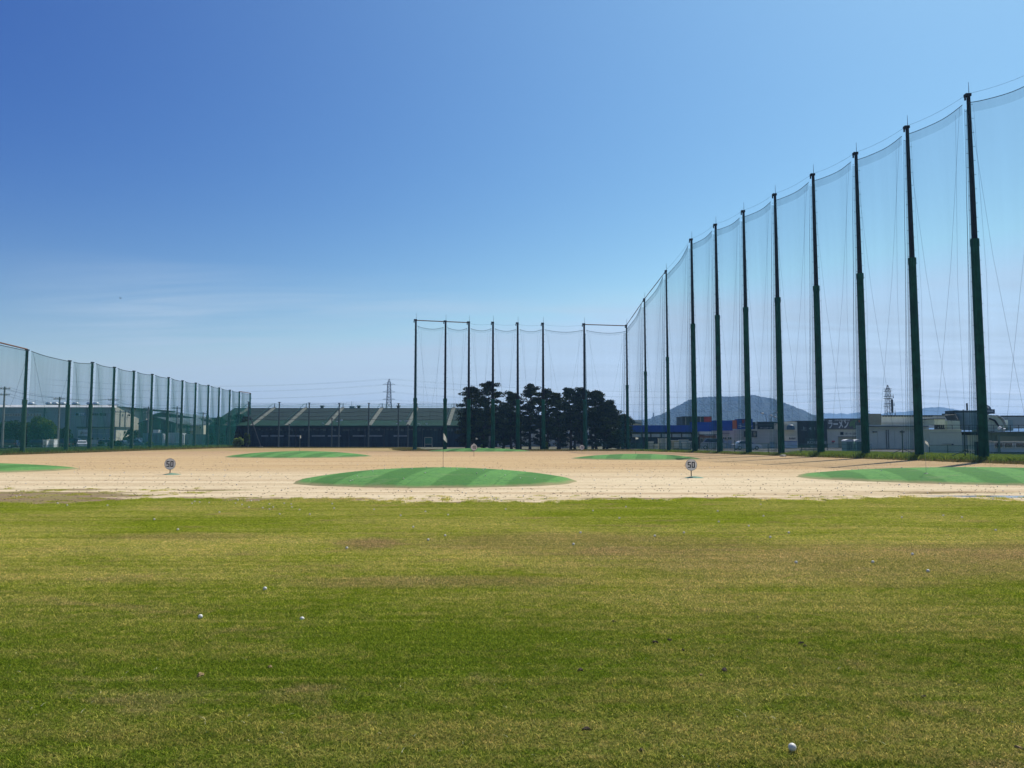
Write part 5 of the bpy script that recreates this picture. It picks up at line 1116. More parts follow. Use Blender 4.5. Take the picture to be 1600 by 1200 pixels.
def leaf_cloud(clumps, per, size, m, name, parent, seed, flat=0.6):
    """clumps: (x, y, z, rx, ry, rz); small leaf-sized quads spread through each clump's volume, denser at its shell"""
    r = np.random.default_rng(seed); P = []; T = []
    for c in clumps:
        n = int(per * max(.3, c[3] * c[5])); d = r.normal(size=(n, 3)); d /= np.linalg.norm(d, axis=1)[:, None] + 1e-9
        rad = r.uniform(0.25, 1.0, n) ** 0.45 * (1 + 0.25 * np.sin(d[:, 0] * 5 + c[0]) * np.cos(d[:, 1] * 4 + c[2]))
        P.append(np.array(c[:3]) + d * rad[:, None] * np.array(c[3:6])); T.append(np.clip(r.uniform(0, .7) + r.normal(0, .22, n), 0, 1))
    P = np.concatenate(P); T = np.concatenate(T); n = len(P)
    a = r.normal(size=(n, 3)); a /= np.linalg.norm(a, axis=1)[:, None]; b = np.cross(a, r.normal(size=(n, 3))); b /= np.linalg.norm(b, axis=1)[:, None] + 1e-9
    s = size * r.uniform(.6, 1.4, n)[:, None]; a = a * s; b = b * s * flat
    v = np.stack([P - a, P + b, P + a, P - b], 1).reshape(-1, 3)
    me = bpy.data.meshes.new(name); me.vertices.add(4 * n); me.vertices.foreach_set('co', v.ravel()); me.loops.add(4 * n); me.polygons.add(n)
    me.loops.foreach_set('vertex_index', np.arange(4 * n)); me.polygons.foreach_set('loop_start', np.arange(n) * 4); me.update()
    at = me.attributes.new('tone', 'FLOAT', 'FACE'); at.data.foreach_set('value', T.astype(np.float32))
    return link(me, name, m, parent)
def pine(label, px, ptop, Y, wpx, seed, low=0.18, lean=0.0, dens=1.0, group='pines in the row behind the back net', m=None):
    r = random.Random(seed); H = Zat(ptop, Y); t = thing('pine_tree', label, 'tree', (Xat(px, Y), Y, 0), 0, group); W = wpx / F * Y / 2
    tk = MB(); prev = Vector((0, 0, -.1)); nseg = 7; ax = []
    for k in range(nseg + 1):
        f = k / nseg; p = Vector((lean * H * f + .12 * math.sin(f * 5 + seed), .1 * math.cos(f * 4 + seed), H * .95 * f)); ax.append(p)
    for k in range(nseg): f0 = k / nseg; f1 = (k + 1) / nseg; tk.tube(ax[k], ax[k + 1], .21 * (1 - f0) + .03, .21 * (1 - f1) + .03, 7, False)
    tk.build('trunk', M_bark, t, smooth=True)
    cl = []; bm_ = MB(); nb = int(30 * dens)
    for k in range(nb):
        f = low + (0.95 - low) * (k + r.uniform(-.3, .3)) / nb; a = k * 2.4 + r.uniform(-.5, .5)
        prof = min(1.0, 0.62 + 0.5 * math.sin(math.pi * min(1, (f - low) / (1 - low) * .9))) * (1 - max(0, f - .72) / .42)
        L = W * prof * r.uniform(.62, 1.12); i = min(nseg - 1, int(f / .95 * nseg)); base = ax[i].lerp(ax[i + 1], f / .95 * nseg - i)
        tip = base + Vector((math.cos(a) * L, math.sin(a) * L, L * r.uniform(.02, .42))); bm_.tube(base, tip, .055, .02, 4, False)
        q = r.uniform(.44, .72); cl.append((tip.x, tip.y, tip.z + .08, q * 1.15, q * 1.15, q * .56))
        for u in (.72, .42):
            p = base.lerp(tip, u + r.uniform(-.12, .12)); q = r.uniform(.32, .55)
            if r.random() < .55 * dens: cl.append((p.x + r.uniform(-.2, .2), p.y + r.uniform(-.2, .2), p.z + .15, q * 1.2, q * 1.2, q * .6))
    top = ax[-1]
    for k in range(6): cl.append((top.x + r.uniform(-.5, .5), top.y + r.uniform(-.5, .5), top.z + r.uniform(-.75, .12), .50, .50, .36))
    bm_.build('branches', M_bark, t, kind='stuff')
    leaf_cloud(cl, 480, .12, m or M_pine, 'crown', t, seed, .5); return t
PINES = [('wide leftmost pine of the row with a branch reaching left', 738, 602, 122, 38, 1, .12, .0), ('tallest pine of the row, second from its left end', 764, 594.5, 119, 46, 2, .15, 0), ('slim pine right of the tallest one', 799, 611, 121, 30, 3, .2, 0),
         ('tall rounded pine in the middle of the row', 829, 598.5, 121, 36, 4, .25, 0), ('pine just right of the middle back-row pole', 856, 606, 123, 27, 5, .25, 0), ('narrow pine between two taller ones right of the middle', 872, 613, 120, 26, 6, .2, 0),
         ('bushy pine left of the right-hand back-row pole', 891, 604.5, 122, 28, 7, .3, 0), ('pine directly behind the right-hand back-row pole', 908, 604, 120.5, 30, 8, .3, 0), ('round-topped pine with a bare lower trunk, right of the pole', 931, 609, 121.5, 32, 9, .38, 0),
         ('sloping-shouldered pine near the right end of the row', 949, 626, 122, 32, 10, .2, 0), ('lowest pine at the right end of the row, before the blue shop', 974, 648, 124, 28, 11, .12, 0),
         ('low dark pine under the wide leftmost one', 729, 647, 125, 34, 12, .08, 0), ('low pine filling the gap under the slim one', 786, 640, 124, 30, 13, .10, 0),
 ('low dark pine between the slim and the tall rounded one', 812, 648, 125, 32, 14, .08, 0), ('low dark pine behind the middle of the row', 845, 650, 126, 32, 15, .08, 0), ('low dark pine behind the narrow one', 874, 652, 126, 30, 19, .08, 0), ('low dark pine behind the round-topped one', 925, 650, 126, 32, 21, .10, 0),
 ('low dark pine behind the bushy one', 899, 640, 126, 34, 17, .14, 0), ('low dark pine at the foot of the sloping one', 944, 650, 120, 30, 18, .08, 0),
 ('low dark pine at the foot of the tallest one', 757, 642, 118, 36, 22, .08, 0)]
for lab, px, pt, Y, w, sd_, lw, ln_ in PINES: pine(lab, px, pt, Y, w, sd_, lw, ln_, 1.5 if sd_ in (1, 2, 4, 9, 10) else 1.15 if sd_ < 12 else .7 if sd_ in (14, 15, 19, 21) else .9)
for lab, px, pt, Y, w, sd_ in (('small dark pine left of the others behind the left net', 343, 652, 165, 18, 31), ('tallest dark pine behind the far end of the left net', 371, 647, 166, 26, 32), ('dark pine between two net poles at the far left corner', 359, 658, 168, 22, 33)):
    pine(lab, px, pt, Y, w * 1.3, sd_, .06, 0, 1.1, 'pines behind the far end of the left net', M_dleaf)
def bush(name, label, px, ptop, pbase, Y, wpx, seed, m, size=.16, n=26, group=None, per=420, cat='bush', wild=.5):
    r = random.Random(seed); H = Zat(ptop, Y); zb = max(0.0, Zat(pbase, Y)) if pbase else 0.0; t = thing(name, label, cat, (Xat(px, Y), Y, 0), 0, group); W = wpx / F * Y / 2
    tk = MB()
    for k in range(5): a = k * 1.3; tk.tube((0.1 * math.cos(a), .1 * math.sin(a), 0), (W * .5 * math.cos(a), W * .3 * math.sin(a), H * .7), .07, .02, 5, False)
    tk.build('stems', M_bark, t); cl = []
    for k in range(n):
        a = r.uniform(0, 6.28); q = math.sqrt(r.random()); f = r.uniform(.12, 1); w = math.sqrt(max(0.05, 1 - (f * .95) ** 2.4)); s = r.uniform(.16, .30) * min(W, H)
        cl.append((math.cos(a) * q * W * w * .9, math.sin(a) * q * W * w * .6, zb + (H - zb - s * .5) * f * (1 - .12 * r.random()), s * 1.2, s * 1.2, s))
    leaf_cloud(cl, per, size, m, 'foliage', t, seed); return t
bush('hedge_tree', 'big dark hedge-like bush at the left edge behind the net', 20, 661, None, 168, 70, 41, M_dleaf, .2, 60)
bush('broadleaf_tree', 'sunlit yellow-green round tree behind the nearest left pole', 62, 654, 690, 166, 56, 42, M_leafy, .18, 70, None, 420, 'tree')
bush('hedge_tree', 'dark lower bush in front of the yellow-green tree', 58, 664, None, 162, 64, 43, M_dleaf, .2, 60)
bush('broadleaf_tree', 'small round dark tree just right of the tall utility pole', 100, 668, None, 165, 28, 44, M_dleaf, .16, 36, None, 420, 'tree')
bush('broadleaf_tree', 'dark round tree right of the white-signed shed', 188, 670, None, 176, 24, 45, M_dleaf, .16, 36, None, 420, 'tree')
bush('broadleaf_tree', 'dark tree between the factory hall and the containers', 206, 671, None, 174, 26, 46, M_dleaf, .16, 36, None, 420, 'tree')
bush('shrub', 'lighter green shrub before the last pole of the left net', 386, 676, None, 160, 13, 47, M_leafy, .14, 26)
bush('shrub', 'dull green shrub filling the far left corner behind the net', 366, 672, None, 163, 44, 48, M_dleaf, .16, 50)
bush('shrub', 'low shrub left of the far corner pines', 336, 676, None, 163, 30, 49, M_dleaf, .16, 40)
bush('shrub', 'pale leafy shrub at the far corner in front of the pines', 372, 684, None, 155, 20, 50, M_weed, .14, 26)
bush('shrub', 'round green shrub at the foot of the pale container', 234, 689, None, 150, 14, 51, M_weedL, .12, 20)
bush('shrub', 'low dark shrub before the white-signed shed', 158, 689, None, 150, 12, 52, M_dleaf, .12, 20)
bush('shrub', 'clipped dark hedge piece before the right end of the shed', 180, 688, None, 152, 24, 53, M_dleaf, .12, 30)
bush('shrub', 'small olive shrub among the pine trunks', 852, 690, None, 116, 10, 54, M_weed, .08, 18)
bush('shrub', 'tiny green shrub left of the pale post among the pines', 753.5, 692, None, 114, 5, 55, M_weed, .06, 10)
bush('shrub', 'broad dark shrub under the right-end pine', 966, 672, None, 118, 34, 56, M_dleaf, .12, 46)

def weed_patch(name, nb, size, seed, h0, h1, m, dead=.1):
    return blade_patch(name, nb, size, seed, h0, h1, .03, .075, m, dead)
WR = [weed_patch('weed_clump', 420, .9, 400 + k, .12, .42, M_weed) for k in range(4)]; WL = [weed_patch('weed_clump_dull', 420, 1.0, 420 + k, .12, .45, M_weedL) for k in range(4)]; WD = [weed_patch('dry_clump', 260, .9, 440 + k, .05, .20, M_drygrass) for k in range(4)]
def along(P, Q, n, wid, off=0.0):
    o = []; P = Vector((P[0], P[1], 0)); Q = Vector((Q[0], Q[1], 0)); d = (Q - P).normalized(); nn = Vector((-d.y, d.x, 0))
    for _ in range(n): p = P.lerp(Q, rnd.random()) + nn * (off + rnd.uniform(-wid, wid)); o.append((p.x, p.y, 0))
    return o
Rp = [(p[0], p[1]) for p in PR]
wp = along((36.4, 53), (29.6, 74.5), 900, 1.6, -1.4) + along((40, 44), (36, 55), 260, 1.8, -1.6)
wp += [(x + rnd.uniform(.6, 2.6), y + rnd.uniform(-.6, .6), 0) for x, y, _ in along((35.5, 57), (29.0, 76), 500, .5)]
wp += [(x + rnd.uniform(2.0, 6.5), y + rnd.uniform(-.6, .6), 0) for x, y, _ in along((35.0, 58), (27.5, 81), 800, .5)]
scatter('weeds', wp, rng.uniform(0, 6.3, len(wp)), rng.uniform(.7, 1.35, len(wp)), WR, 'bright green weeds growing under the nearest right-hand poles')
wp = along((29.4, 75), (18.4, 111), 320, 1.0, -.7)
scatter('weeds', wp, rng.uniform(0, 6.3, len(wp)), rng.uniform(.4, .85, len(wp)), WR, 'sparse green weeds along the farther right-hand poles')
wp = along((-56.2, 80), (-58.8, 172), 1500, 1.7, 1.6) + along((-58.2, 80), (-61, 172), 900, 1.8, 2.6)
scatter('weeds', wp, rng.uniform(0, 6.3, len(wp)), rng.uniform(.7, 1.5, len(wp)), WL, 'dull green weeds on the strip under the left net')
dp = along((-55.0, 82), (-55.6, 150), 330, .7) + along((-55, 147), (-20, 145), 260, 1.6) + along((-15, 113), (18, 113), 420, 1.2) + along((20, 110), (34.4, 57), 380, .6, -.1) + along((34, 57), (40, 38), 120, .6) + along((-20, 144), (-14.8, 113), 120, 1.5)
scatter('dry_grass', dp, rng.uniform(0, 6.3, len(dp)), rng.uniform(.6, 1.3, len(dp)), WD, 'dry straw-coloured grass fringe round the sandy field')

# ------------------------------------------------------------------ cars
def car(label, X, Y, rz, L, W, H, paint, style='sedan', group='cars parked beyond the left net'):
    t = thing('parked_car', label, 'car' if style != 'van' else 'van', (X, Y, 0), rz, group); h = H
    if style == 'van': roof = [(-.47, .60), (-.44, .96), (-.30, 1.0), (.28, 1.0), (.40, .66)]; hood = [(.49, .58), (.5, .2)]
    elif style == 'kei': roof = [(-.48, .58), (-.45, .95), (-.30, 1.0), (.18, .99), (.33, .62)]; hood = [(.48, .55), (.5, .2)]
    else: roof = [(-.40, .64), (-.26, .97), (-.12, 1.0), (.08, .99), (.25, .66)]; hood = [(.46, .56), (.5, .22)]
    low = [(-.5, .18), (-.5, .55), roof[0]] ; poly = [(x * L, z * h) for x, z in [(-.49, .16), (-.5, .5)] + [roof[0]]] 
    body = [(x * L, z * h) for x, z in ([(-.49, .16), (-.5, .50), (-.49, .60), roof[0], roof[-1]] + hood + [(.47, .16)])]
    mb = MB()
    def loft(poly, ys, sc):
        n = len(poly); vs = []
        for y, s in zip(ys, sc): vs += [(x * s, y, z if z < .3 * h else z) for x, z in poly]
        fs = [(j * n + k, j * n + (k + 1) % n, (j + 1) * n + (k + 1) % n, (j + 1) * n + k) for j in range(len(ys) - 1) for k in range(n)] + [tuple(range(n - 1, -1, -1)), tuple((len(ys) - 1) * n + k for k in range(n))]
        return vs, fs
    bo = mb.add(*loft(body, (-W / 2, -W / 2 + .07, W / 2 - .07, W / 2), (.975, 1, 1, .975))).build('body', paint, t)
    cab = [(x * L, z * h) for x, z in roof]; cab[0] = (cab[0][0], cab[0][1] - .02); cab[-1] = (cab[-1][0], cab[-1][1] - .02)
    cb = MB(); n = len(cab); vs = [(x, -W / 2 + (.05 if z < .75 * h else .17), z) for x, z in cab] + [(x, W / 2 - (.05 if z < .75 * h else .17), z) for x, z in cab]
    cb.add(vs, [tuple(range(n)), tuple(range(2 * n - 1, n - 1, -1))] + [(k, n + k, n + (k + 1) % n, (k + 1) % n) for k in range(n)]).build('cabin', paint, t)
    for s in (-1, 1):
        p = [roof[0], roof[1], roof[-2], roof[-1]]; cx_ = sum(q[0] for q in p) / 4; g = MB()
        pts_ = [((cx_ + (x - cx_) * .90) * L, s * (W / 2 - (.035 if z < .75 else .145)), (z if z < .75 else .955) * h + (.03 if z < .75 else 0)) for x, z in p]
        g.add(pts_ + [(a, b_ - s * .02, c_) for a, b_, c_ in pts_], [(0, 1, 2, 3), (7, 6, 5, 4), (0, 4, 5, 1), (1, 5, 6, 2), (2, 6, 7, 3), (3, 7, 4, 0)]).build('side_window', M_glass, t)
    for a, b_ in ((roof[-1], roof[-2]), (roof[0], roof[1])):
        sx_ = 1 if a[0] > 0 else -1; g = MB(); A0 = (a[0] * L * .99 + .02 * sx_, a[1] * h + .03); B0 = (b_[0] * L + .03 * sx_, b_[1] * h - .05)
        g.add([(A0[0], -W / 2 + .12, A0[1]), (A0[0], W / 2 - .12, A0[1]), (B0[0], W / 2 - .2, B0[1]), (B0[0], -W / 2 + .2, B0[1])], [(0, 1, 2, 3)]).build('windscreen' if sx_ > 0 else 'rear_window', M_glass, t)
    for x in (-.31 * L, .31 * L):
        for y in (-W / 2 + .08, W / 2 - .08):
            w = MB().tube((x, y - .1, .31), (x, y + .1, .31), .31, .31, 14).build('wheel', M_tyre, t); s = 1 if y > 0 else -1; MB().tube((x, y + s * .101, .31), (x, y + s * .12, .31), .19, .17, 10).build('rim', M_metal, w)
    for y in (-W / 2 + .25, W / 2 - .25):
        MB().box(.478 * L, .502 * L, y - .16, y + .16, .42 * h, .52 * h).build('headlight', M_metal, t); MB().box(-.505 * L, -.485 * L, y - .14, y + .14, .42 * h, .52 * h).build('tail_light', mat('tail_light_red', (.16, .01, .01), .4), t)
    return t
Pw = mat('car_paint_white', (.62, .63, .64), .3, .03, 1, spec=.6); Pb = mat('car_paint_black', (.012, .013, .016), .25, .03, 1, spec=.7); Ps = mat('car_paint_silver', (.34, .36, .38), .3, .03, 1, metal=.4, spec=.6); Pn = mat('car_paint_navy', (.02, .045, .10), .25, .03, 1, spec=.7); Pc = mat('car_paint_sky_blue', (.10, .20, .27), .3, .03, 1)
for lab, px, Y, rz, pt, st in (('black car at the left edge of the photo, behind the net', 8, 152, 3.4, Pb, 'kei'), ('blue-black car with a bright windscreen left of the nearest pole', 23, 156, -1.2, Pn, 'sedan'), ('dark car in the shade under the big bush', 62, 158, 0.1, Pb, 'kei'),
                               ('black car just left of the second left pole', 95, 154, 3.1, Pb, 'sedan'), ('tall black van between the second and third left poles', 113, 156, 0.1, Pb, 'van'), ('white car beside the tall black van', 128, 152, -1.0, Pw, 'sedan'),
                               ('grey car before the right end of the white-signed shed', 168, 157, 0.2, Ps, 'kei'), ('blue-grey car beside the hedge piece', 195, 156, -.5, Pn, 'sedan'), ('sky-blue pickup-like car left of the containers', 212, 157, .2, Pc, 'kei')):
    car(lab, Xat(px, Y), Y, rz, 4.3 if st != 'kei' else 3.6, 1.72, {'sedan': 1.46, 'van': 1.85, 'kei': 1.62}[st], pt, st)
car('white car behind the sixth pole, before the pale store wing', Xat(1166, 122), 122, .05, 4.4, 1.75, 1.45, Pw, 'sedan', 'vehicles beyond the right net'); car('silver van before the brown entrance of the blue shop', Xat(1114, 128), 128, 2.9, 4.0, 1.7, 1.8, Ps, 'van', 'vehicles beyond the right net')
car('white van glimpsed between the pine trunks', Xat(885, 150), 150, .1, 4.5, 1.75, 1.9, Pw, 'van', 'vehicles behind the pines'); car('silver car glimpsed between the right-hand pine trunks', Xat(918, 150), 150, .1, 4.3, 1.75, 1.5, Ps, 'sedan', 'vehicles behind the pines')
car('pale car seen through the left pines', Xat(795, 150), 150, 3.0, 4.3, 1.75, 1.5, Pw, 'sedan', 'vehicles behind the pines'); car('dark car behind the middle pines', Xat(905, 154), 154, 3.0, 4.3, 1.75, 1.5, Pb, 'sedan', 'vehicles behind the pines')
def crate(label, px0, px1, py0, Y, m, name='storage_box', cat='box', legs=True):
    t = thing(name, label, cat, (Xat((px0 + px1) / 2, Y), Y, 0)); w = (Xat(px1, Y) - Xat(px0, Y)) / 2; h = Zat(py0, Y)
    MB().box(-w, w, -.6, .6, .12, h - .1).build('body', m, t); MB().box(-w - .06, w + .06, -.66, .66, h - .1, h).build('lid', M_offwhite, t); MB().box(-w * .9, w * .9, -.5, .5, 0, .12).build('skid', M_dmetal, t)
    d = MB().box(-w * .8, w * .8, -.64, -.603, .25, h - .3).build('door', M_greywall, t); MB().box(w * .5, w * .56, -.68, -.642, h * .4, h * .55).build('handle', M_dmetal, d); return t
crate('pale tall storage box left of the third shop window', 1029, 1040.5, 685, 124, M_beige); crate('low beige counter box before the blue shop', 1050, 1066, 688, 126, M_tan)
crate('white-topped trolley rack before the raised block', 1062, 1074, 687, 122, M_pl3); crate('small grey cabinet right of the trolley rack', 1074.5, 1079, 689, 124, M_greywall); crate('small white box by the third right-hand pole from the corner', 1023, 1027, 694, 120, M_offwhite)
crate('small white freezer box behind the ninth pole', 1013, 1020, 690, 124, M_greywall); crate('pale hut-like box seen between the pine trunks', 876, 890, 683, 140, M_offwhite)
crate('white panel box at the edge of the car park', 70, 76, 687, 148, M_white); crate('white wall box beside the tall utility pole', 80, 87, 686, 149, M_white)
t = thing('pale_post', 'thick pale post standing among the left pines', 'post', (Xat(764.5, 117), 117, 0)); MB().tube((0, 0, 0), (.05, 0, Zat(681, 117)), .16, .15, 8).build('shaft', M_concrete, t); MB().box(-.2, .2, -.2, .2, 0, .1).build('foot', M_concrete, t)
# drums / weights, stone lumps under the right poles
def lump(name, label, cat, x, y, sx_, sy, sz, m, seed, group=None, z=0.0):
    r = np.random.default_rng(seed); import bmesh
    bm = bmesh.new(); bmesh.ops.create_icosphere(bm, subdivisions=2, radius=1.0)
    for v in bm.verts:
        f = 1 + .22 * math.sin(v.co.x * 4 + seed) * math.cos(v.co.y * 5 + seed) + float(r.uniform(-.12, .12)); v.co = Vector((v.co.x * sx_ * f, v.co.y * sy * f, max(-.15 * sz, v.co.z * sz * f)))
    me = bpy.data.meshes.new(name); bm.to_mesh(me); bm.free(); o = link(me, name, m, None, (x, y, z)); o.rotation_euler = (0, 0, seed * 1.3); return tag(o, label, cat, group)
M_stone = mat('grey_stone', (.30, .28, .22), .9, .2, 3, .3); M_dirt = mat('grey_soil_heap', (.23, .18, .13), .95, .25, 3, .4); M_clod = mat('dark_soil_clod', (.055, .040, .028), .95, .35, 30, .5); M_divot = mat('straw_divot', (.24, .17, .08), .95, .35, 30, .5)
for px, Y, s, lab in ((1080, 100, 1.0, 'long grey stone between the eighth and ninth poles'), (1148, 88, .5, 'grey stone left of the sixth pole'), (1050, 103, .55, 'small stone left of the ninth pole'), (1224, 75, .6, 'grey stone at the foot of the fifth pole'), (1208, 82, .7, 'flat stone left of the fifth pole'), (1112, 92, .45, 'little stone right of the eighth pole')):
    lump('stone', lab, 'stone', Xat(px, Y, 0), Y, s, s * .5, .22, M_stone, int(px), 'stones along the right boundary')
lump('soil_heap', 'grey heap of soil at the left edge of the photo', 'soil heap', Xat(1, 88, 0), 88, 1.9, 1.2, .62, M_dirt, 5)
for lab, px0, px1, Y, n in (('stack of dark planks at the left edge beside the soil heap', -6, 15.5, 92, 4), ('low dark plank pile between the first two left poles', 45, 76, 92, 2)):
    t = thing('plank_pile', lab, 'plank pile', (Xat((px0 + px1) / 2, Y, 0), Y, 0)); w = (Xat(px1, Y) - Xat(px0, Y)) / 2
    for k in range(n):
        for j in range(3): o = MB().box(-w + .1 * (k % 2), w - .12 * ((k + j) % 2), -.5 + j * .36, -.2 + j * .36, .03 + k * .17, .16 + k * .17).build('plank', M_black, t)
# ------------------------------------------------------------------ low fences, stays
def wire_fence(label, pts_, h, m, post_every=3.0, group=None, mesh=True, name='wire_fence'):
    t = thing(name, label, 'fence', (pts_[0][0], pts_[0][1], 0), 0, group); o = Vector((pts_[0][0], pts_[0][1], 0)); rails = MB(); net = MB()
    for (a, b_) in zip(pts_[:-1], pts_[1:]):
        A = Vector((a[0], a[1], 0)) - o; B = Vector((b_[0], b_[1], 0)) - o; L = (B - A).length; n = max(1, round(L / post_every))
        for k in range(n): p = A.lerp(B, k / n); MB().tube(p, p + Vector((0, 0, h)), .035, .035, 6).build('post', m, t)
        for z in (h - .03, h * .5, .12): rails.tube(A + Vector((0, 0, z)), B + Vector((0, 0, z)), .02, .02, 4, False)
        if mesh: net.quad(A + Vector((0, 0, .05)), B + Vector((0, 0, .05)), B + Vector((0, 0, h)), A + Vector((0, 0, h)))
    rails.build('rails', m, t)
    if mesh: net.build('mesh', netmat('wire_mesh', (.02, .08, .07), .16), t)
    return t
wire_fence('low green wire fence behind the nearest right-hand poles', [(Xat(1452, 74), 74), (Xat(1545, 66), 66), (Xat(1640, 63), 63)], 1.15, M_greenfence)
wire_fence('low green wire fence behind the weeds before the noodle shop', [(Xat(1293, 92), 92), (Xat(1362, 88), 88)], 1.15, M_greenfence); wire_fence('low green wire fence before the black block', [(Xat(1225, 100), 100), (Xat(1292, 96), 96)], .95, M_greenfence)
wire_fence('low green wire fence before the store wing and the blue shop', [(Xat(985, 118), 118), (Xat(1128, 112), 112), (Xat(1222, 104), 104)], 1.1, M_greenfence, 4.0)
wire_fence('dark wire fence at the foot of the pines', [(Xat(735, 116.5), 116.5), (Xat(982, 116.5), 116.5)], 1.3, M_dmetal, 3.2)
wire_fence('low wire fence along the car park behind the left net', [(-61.5, 86), (-63, 150)], .95, M_greenfence, 4.0)
for lab, px, Y, pt in (('thin net-stay post midway between the second and third poles', 1411, 66, 672), ('thin net-stay post just left of the nearest pole', 1508.5, 58.5, 640), ('thin net-stay post between the fourth and fifth poles', 1253, 80, 699), ('thin net-stay post left of the fifth pole', 1200.5, 83, 697), ('thin net-stay post left of the sixth pole', 1148, 89, 688), ('thin net-stay post left of the seventh pole', 1105.5, 94, 696), ('thin net-stay post left of the eighth pole', 1065.5, 100, 696), ('thin net-stay post right of the fourth pole', 1356, 71, 702)):
    t = thing('stay_post', lab, 'post', (Xat(px, Y, 0), Y, 0), 0, 'thin stay posts inside the right net'); H = max(1.2, Zat(pt, Y)); MB().tube((0, 0, 0), (0, 0, H), .045, .035, 6).build('shaft', M_greenfence, t); MB().box(-.25, .25, -.25, .25, 0, .05).build('foot_plate', M_dmetal, t)
    if pt in (672, 640):
        MB().path([(-1.0, 0, .45), (0, 0, .85), (1.0, 0, .45)], .03, 4).build('stay_bars', M_greenfence, t)
t = thing('low_frame', 'low green barrier frame left of the fourth pole', 'barrier', (Xat(1266, 78), 78, 0))
for k in range(4): MB().tube((-1.0 + k * .66, 0, 0), (-1.0 + k * .66, 0, .62), .03, .03, 5).build('leg', M_greenfence, t)
MB().path([(-1.1, 0, .62), (1.1, 0, .62)], .035, 5).build('top_bar', M_greenfence, t)

# ------------------------------------------------------------------ distance markers and flags
M_disc = mat('marker_white', (.74, .72, .66), .5, .05, 6)
def seg_digits(parent, s, w, h, z0, th, m):
    """square-cornered painted digits, 3 mm proud of the disc"""
    SEG = {'5': 'afgcd', '0': 'abcdef', '1': 'bc'}; n = len(s); gap = w * .28; x = -(n * w + (n - 1) * gap) / 2
    for ch in s:
        mb = MB(); Y0, Y1_ = -.0215, -.0185
        R_ = {'a': (0, w, h - th, h), 'd': (0, w, 0, th), 'g': (0, w, h / 2 - th / 2, h / 2 + th / 2), 'f': (0, th, h / 2 + th / 2, h - th), 'e': (0, th, th, h / 2 + th / 2), 'b': (w - th, w, h / 2 + th / 2, h - th), 'c': (w - th, w, th, h / 2 - (th / 2 if 'g' in SEG[ch] else -th / 2))}
        for k in SEG[ch]: a, b_, c_, d_ = R_[k]; mb.box(x + a, x + b_, Y0, Y1_, z0 + c_, z0 + d_)
        if ch == '5': pass
        mb.build('digit', m, parent); x += w + gap
def marker(label, px, pbase, num, r, zc, group='yardage markers', peak=False, patch=True, stump=True):
    Y = Yground(pbase); t = thing('distance_marker', label, 'distance sign', (Xat(px, Y, 0), Y, 0.004), 0, group)
    d = MB().tube((0, -.018, zc), (0, .0, zc), r, r, 36).build('disc', M_disc, t); MB().path([(r * math.cos(a * math.pi / 18), -.009, zc + r * math.sin(a * math.pi / 18)) for a in range(37)], .012, 6).build('rim', M_steel, d)
    n = len(num); seg_digits(d, num, r * (.56 if n == 2 else .36), r * 1.06, zc - r * .52, r * (.17 if n == 2 else .13), M_letter_d)
    MB().tube((0, .02, 0), (0, .02, zc),   .022 if stump else .014, .022 if stump else .014, 8).build('stake', M_black if stump else M_dmetal, t)
    if peak: MB().add([(-.07, -.01, zc + r - .01), (.07, -.01, zc + r - .01), (0, -.01, zc + r + .13), (-.07, .01, zc + r - .01), (.07, .01, zc + r - .01), (0, .01, zc + r + .13)], [(0, 1, 2), (5, 4, 3), (0, 3, 4, 1), (1, 4, 5, 2), (2, 5, 3, 0)]).build('peak', M_disc, t)
    if patch: MB().lathe([(.001, .07), (.12, .06), (.3, .03), (.42, .0)], .12, -.05, 16).build('turf_pad', mat('faded_turf_pad', (.13, .24, .16), .8, .25, 8), t)
    return t
marker('left-hand round white 50 marker on the sand', 265.3, 741.5, '50', .262, .50); marker('right-hand round white 50 marker on the sand', 1080.3, 746.5, '50', .245, .56)
marker('round 100 marker with a little peak on top, before the farthest green', 740.5, 713.5, '100', .30, .90, peak=True, patch=False, stump=False); marker('small far 150 marker at the foot of the right-hand pines', 909.3, 706.5, '150', .31, .62, patch=False, stump=False)
M_flag = mat('flag_cloth', (.62, .56, .50), .8, .12, 3, translucent=.4)
def flag(label, px, gi, Ymid, h, fw, fh, droop, seed, stick=M_dmetal, pennant=True, rad=.008):
    X = Xat(px, Ymid, 0.4); g = GREENS[gi][1] if gi is not None else None; z = (mound_z(g, X, Ymid) + .01) if g else 0.0
    t = thing('golf_flag', label, 'flag', (X, Ymid, z), 0, 'flags on the target greens'); MB().tube((0, 0, -.05), (0, 0, h), rad, rad * .8, 6).build('flagstick', stick, t)
    MB().lathe([(.001, .012), (.05, .014), (.09, .008), (.12, -.01)], n=14).build('cup_ring', M_black, t)
    n = 8; vs = []; fs = []
    for k in range(n + 1):
        u = k / n; x = fw * u; top = h - .02 - droop * u * (.4 + .6 * u); bot = h - fh - droop * 1.2 * u + (fh * .55 * u if pennant else 0); y = .05 * math.sin(u * 6 + seed) * u
        vs += [(x, y, top), (x, y + .004, bot)]
    for k in range(n): fs.append((2 * k, 2 * k + 1, 2 * k + 3, 2 * k + 2))
    MB().add(vs, fs).build('pennant', M_flag, t, smooth=True)
flag('white pennant on the large middle green', 692.3, 0, 32.6, 1.46, .155, .27, .26, 1); flag('white pennant on the right-edge green', 1447, 1, 31.5, 1.36, .19, .12, .20, 2, M_steel, rad=.006)
flag('tiny white pennant on the farthest green', 743.2, 4, 107.5, 1.45, .32, .26, .10, 3, rad=.012); flag('small white pennant behind the right-hand 50 marker', 993.3, 5, 68, 1.48, .24, .22, .06, 4, rad=.010); flag('narrow white flag on the green behind and left', 468.2, 3, 76, 1.55, .12, .30, .0, 5, M_steel, False, rad=.012)

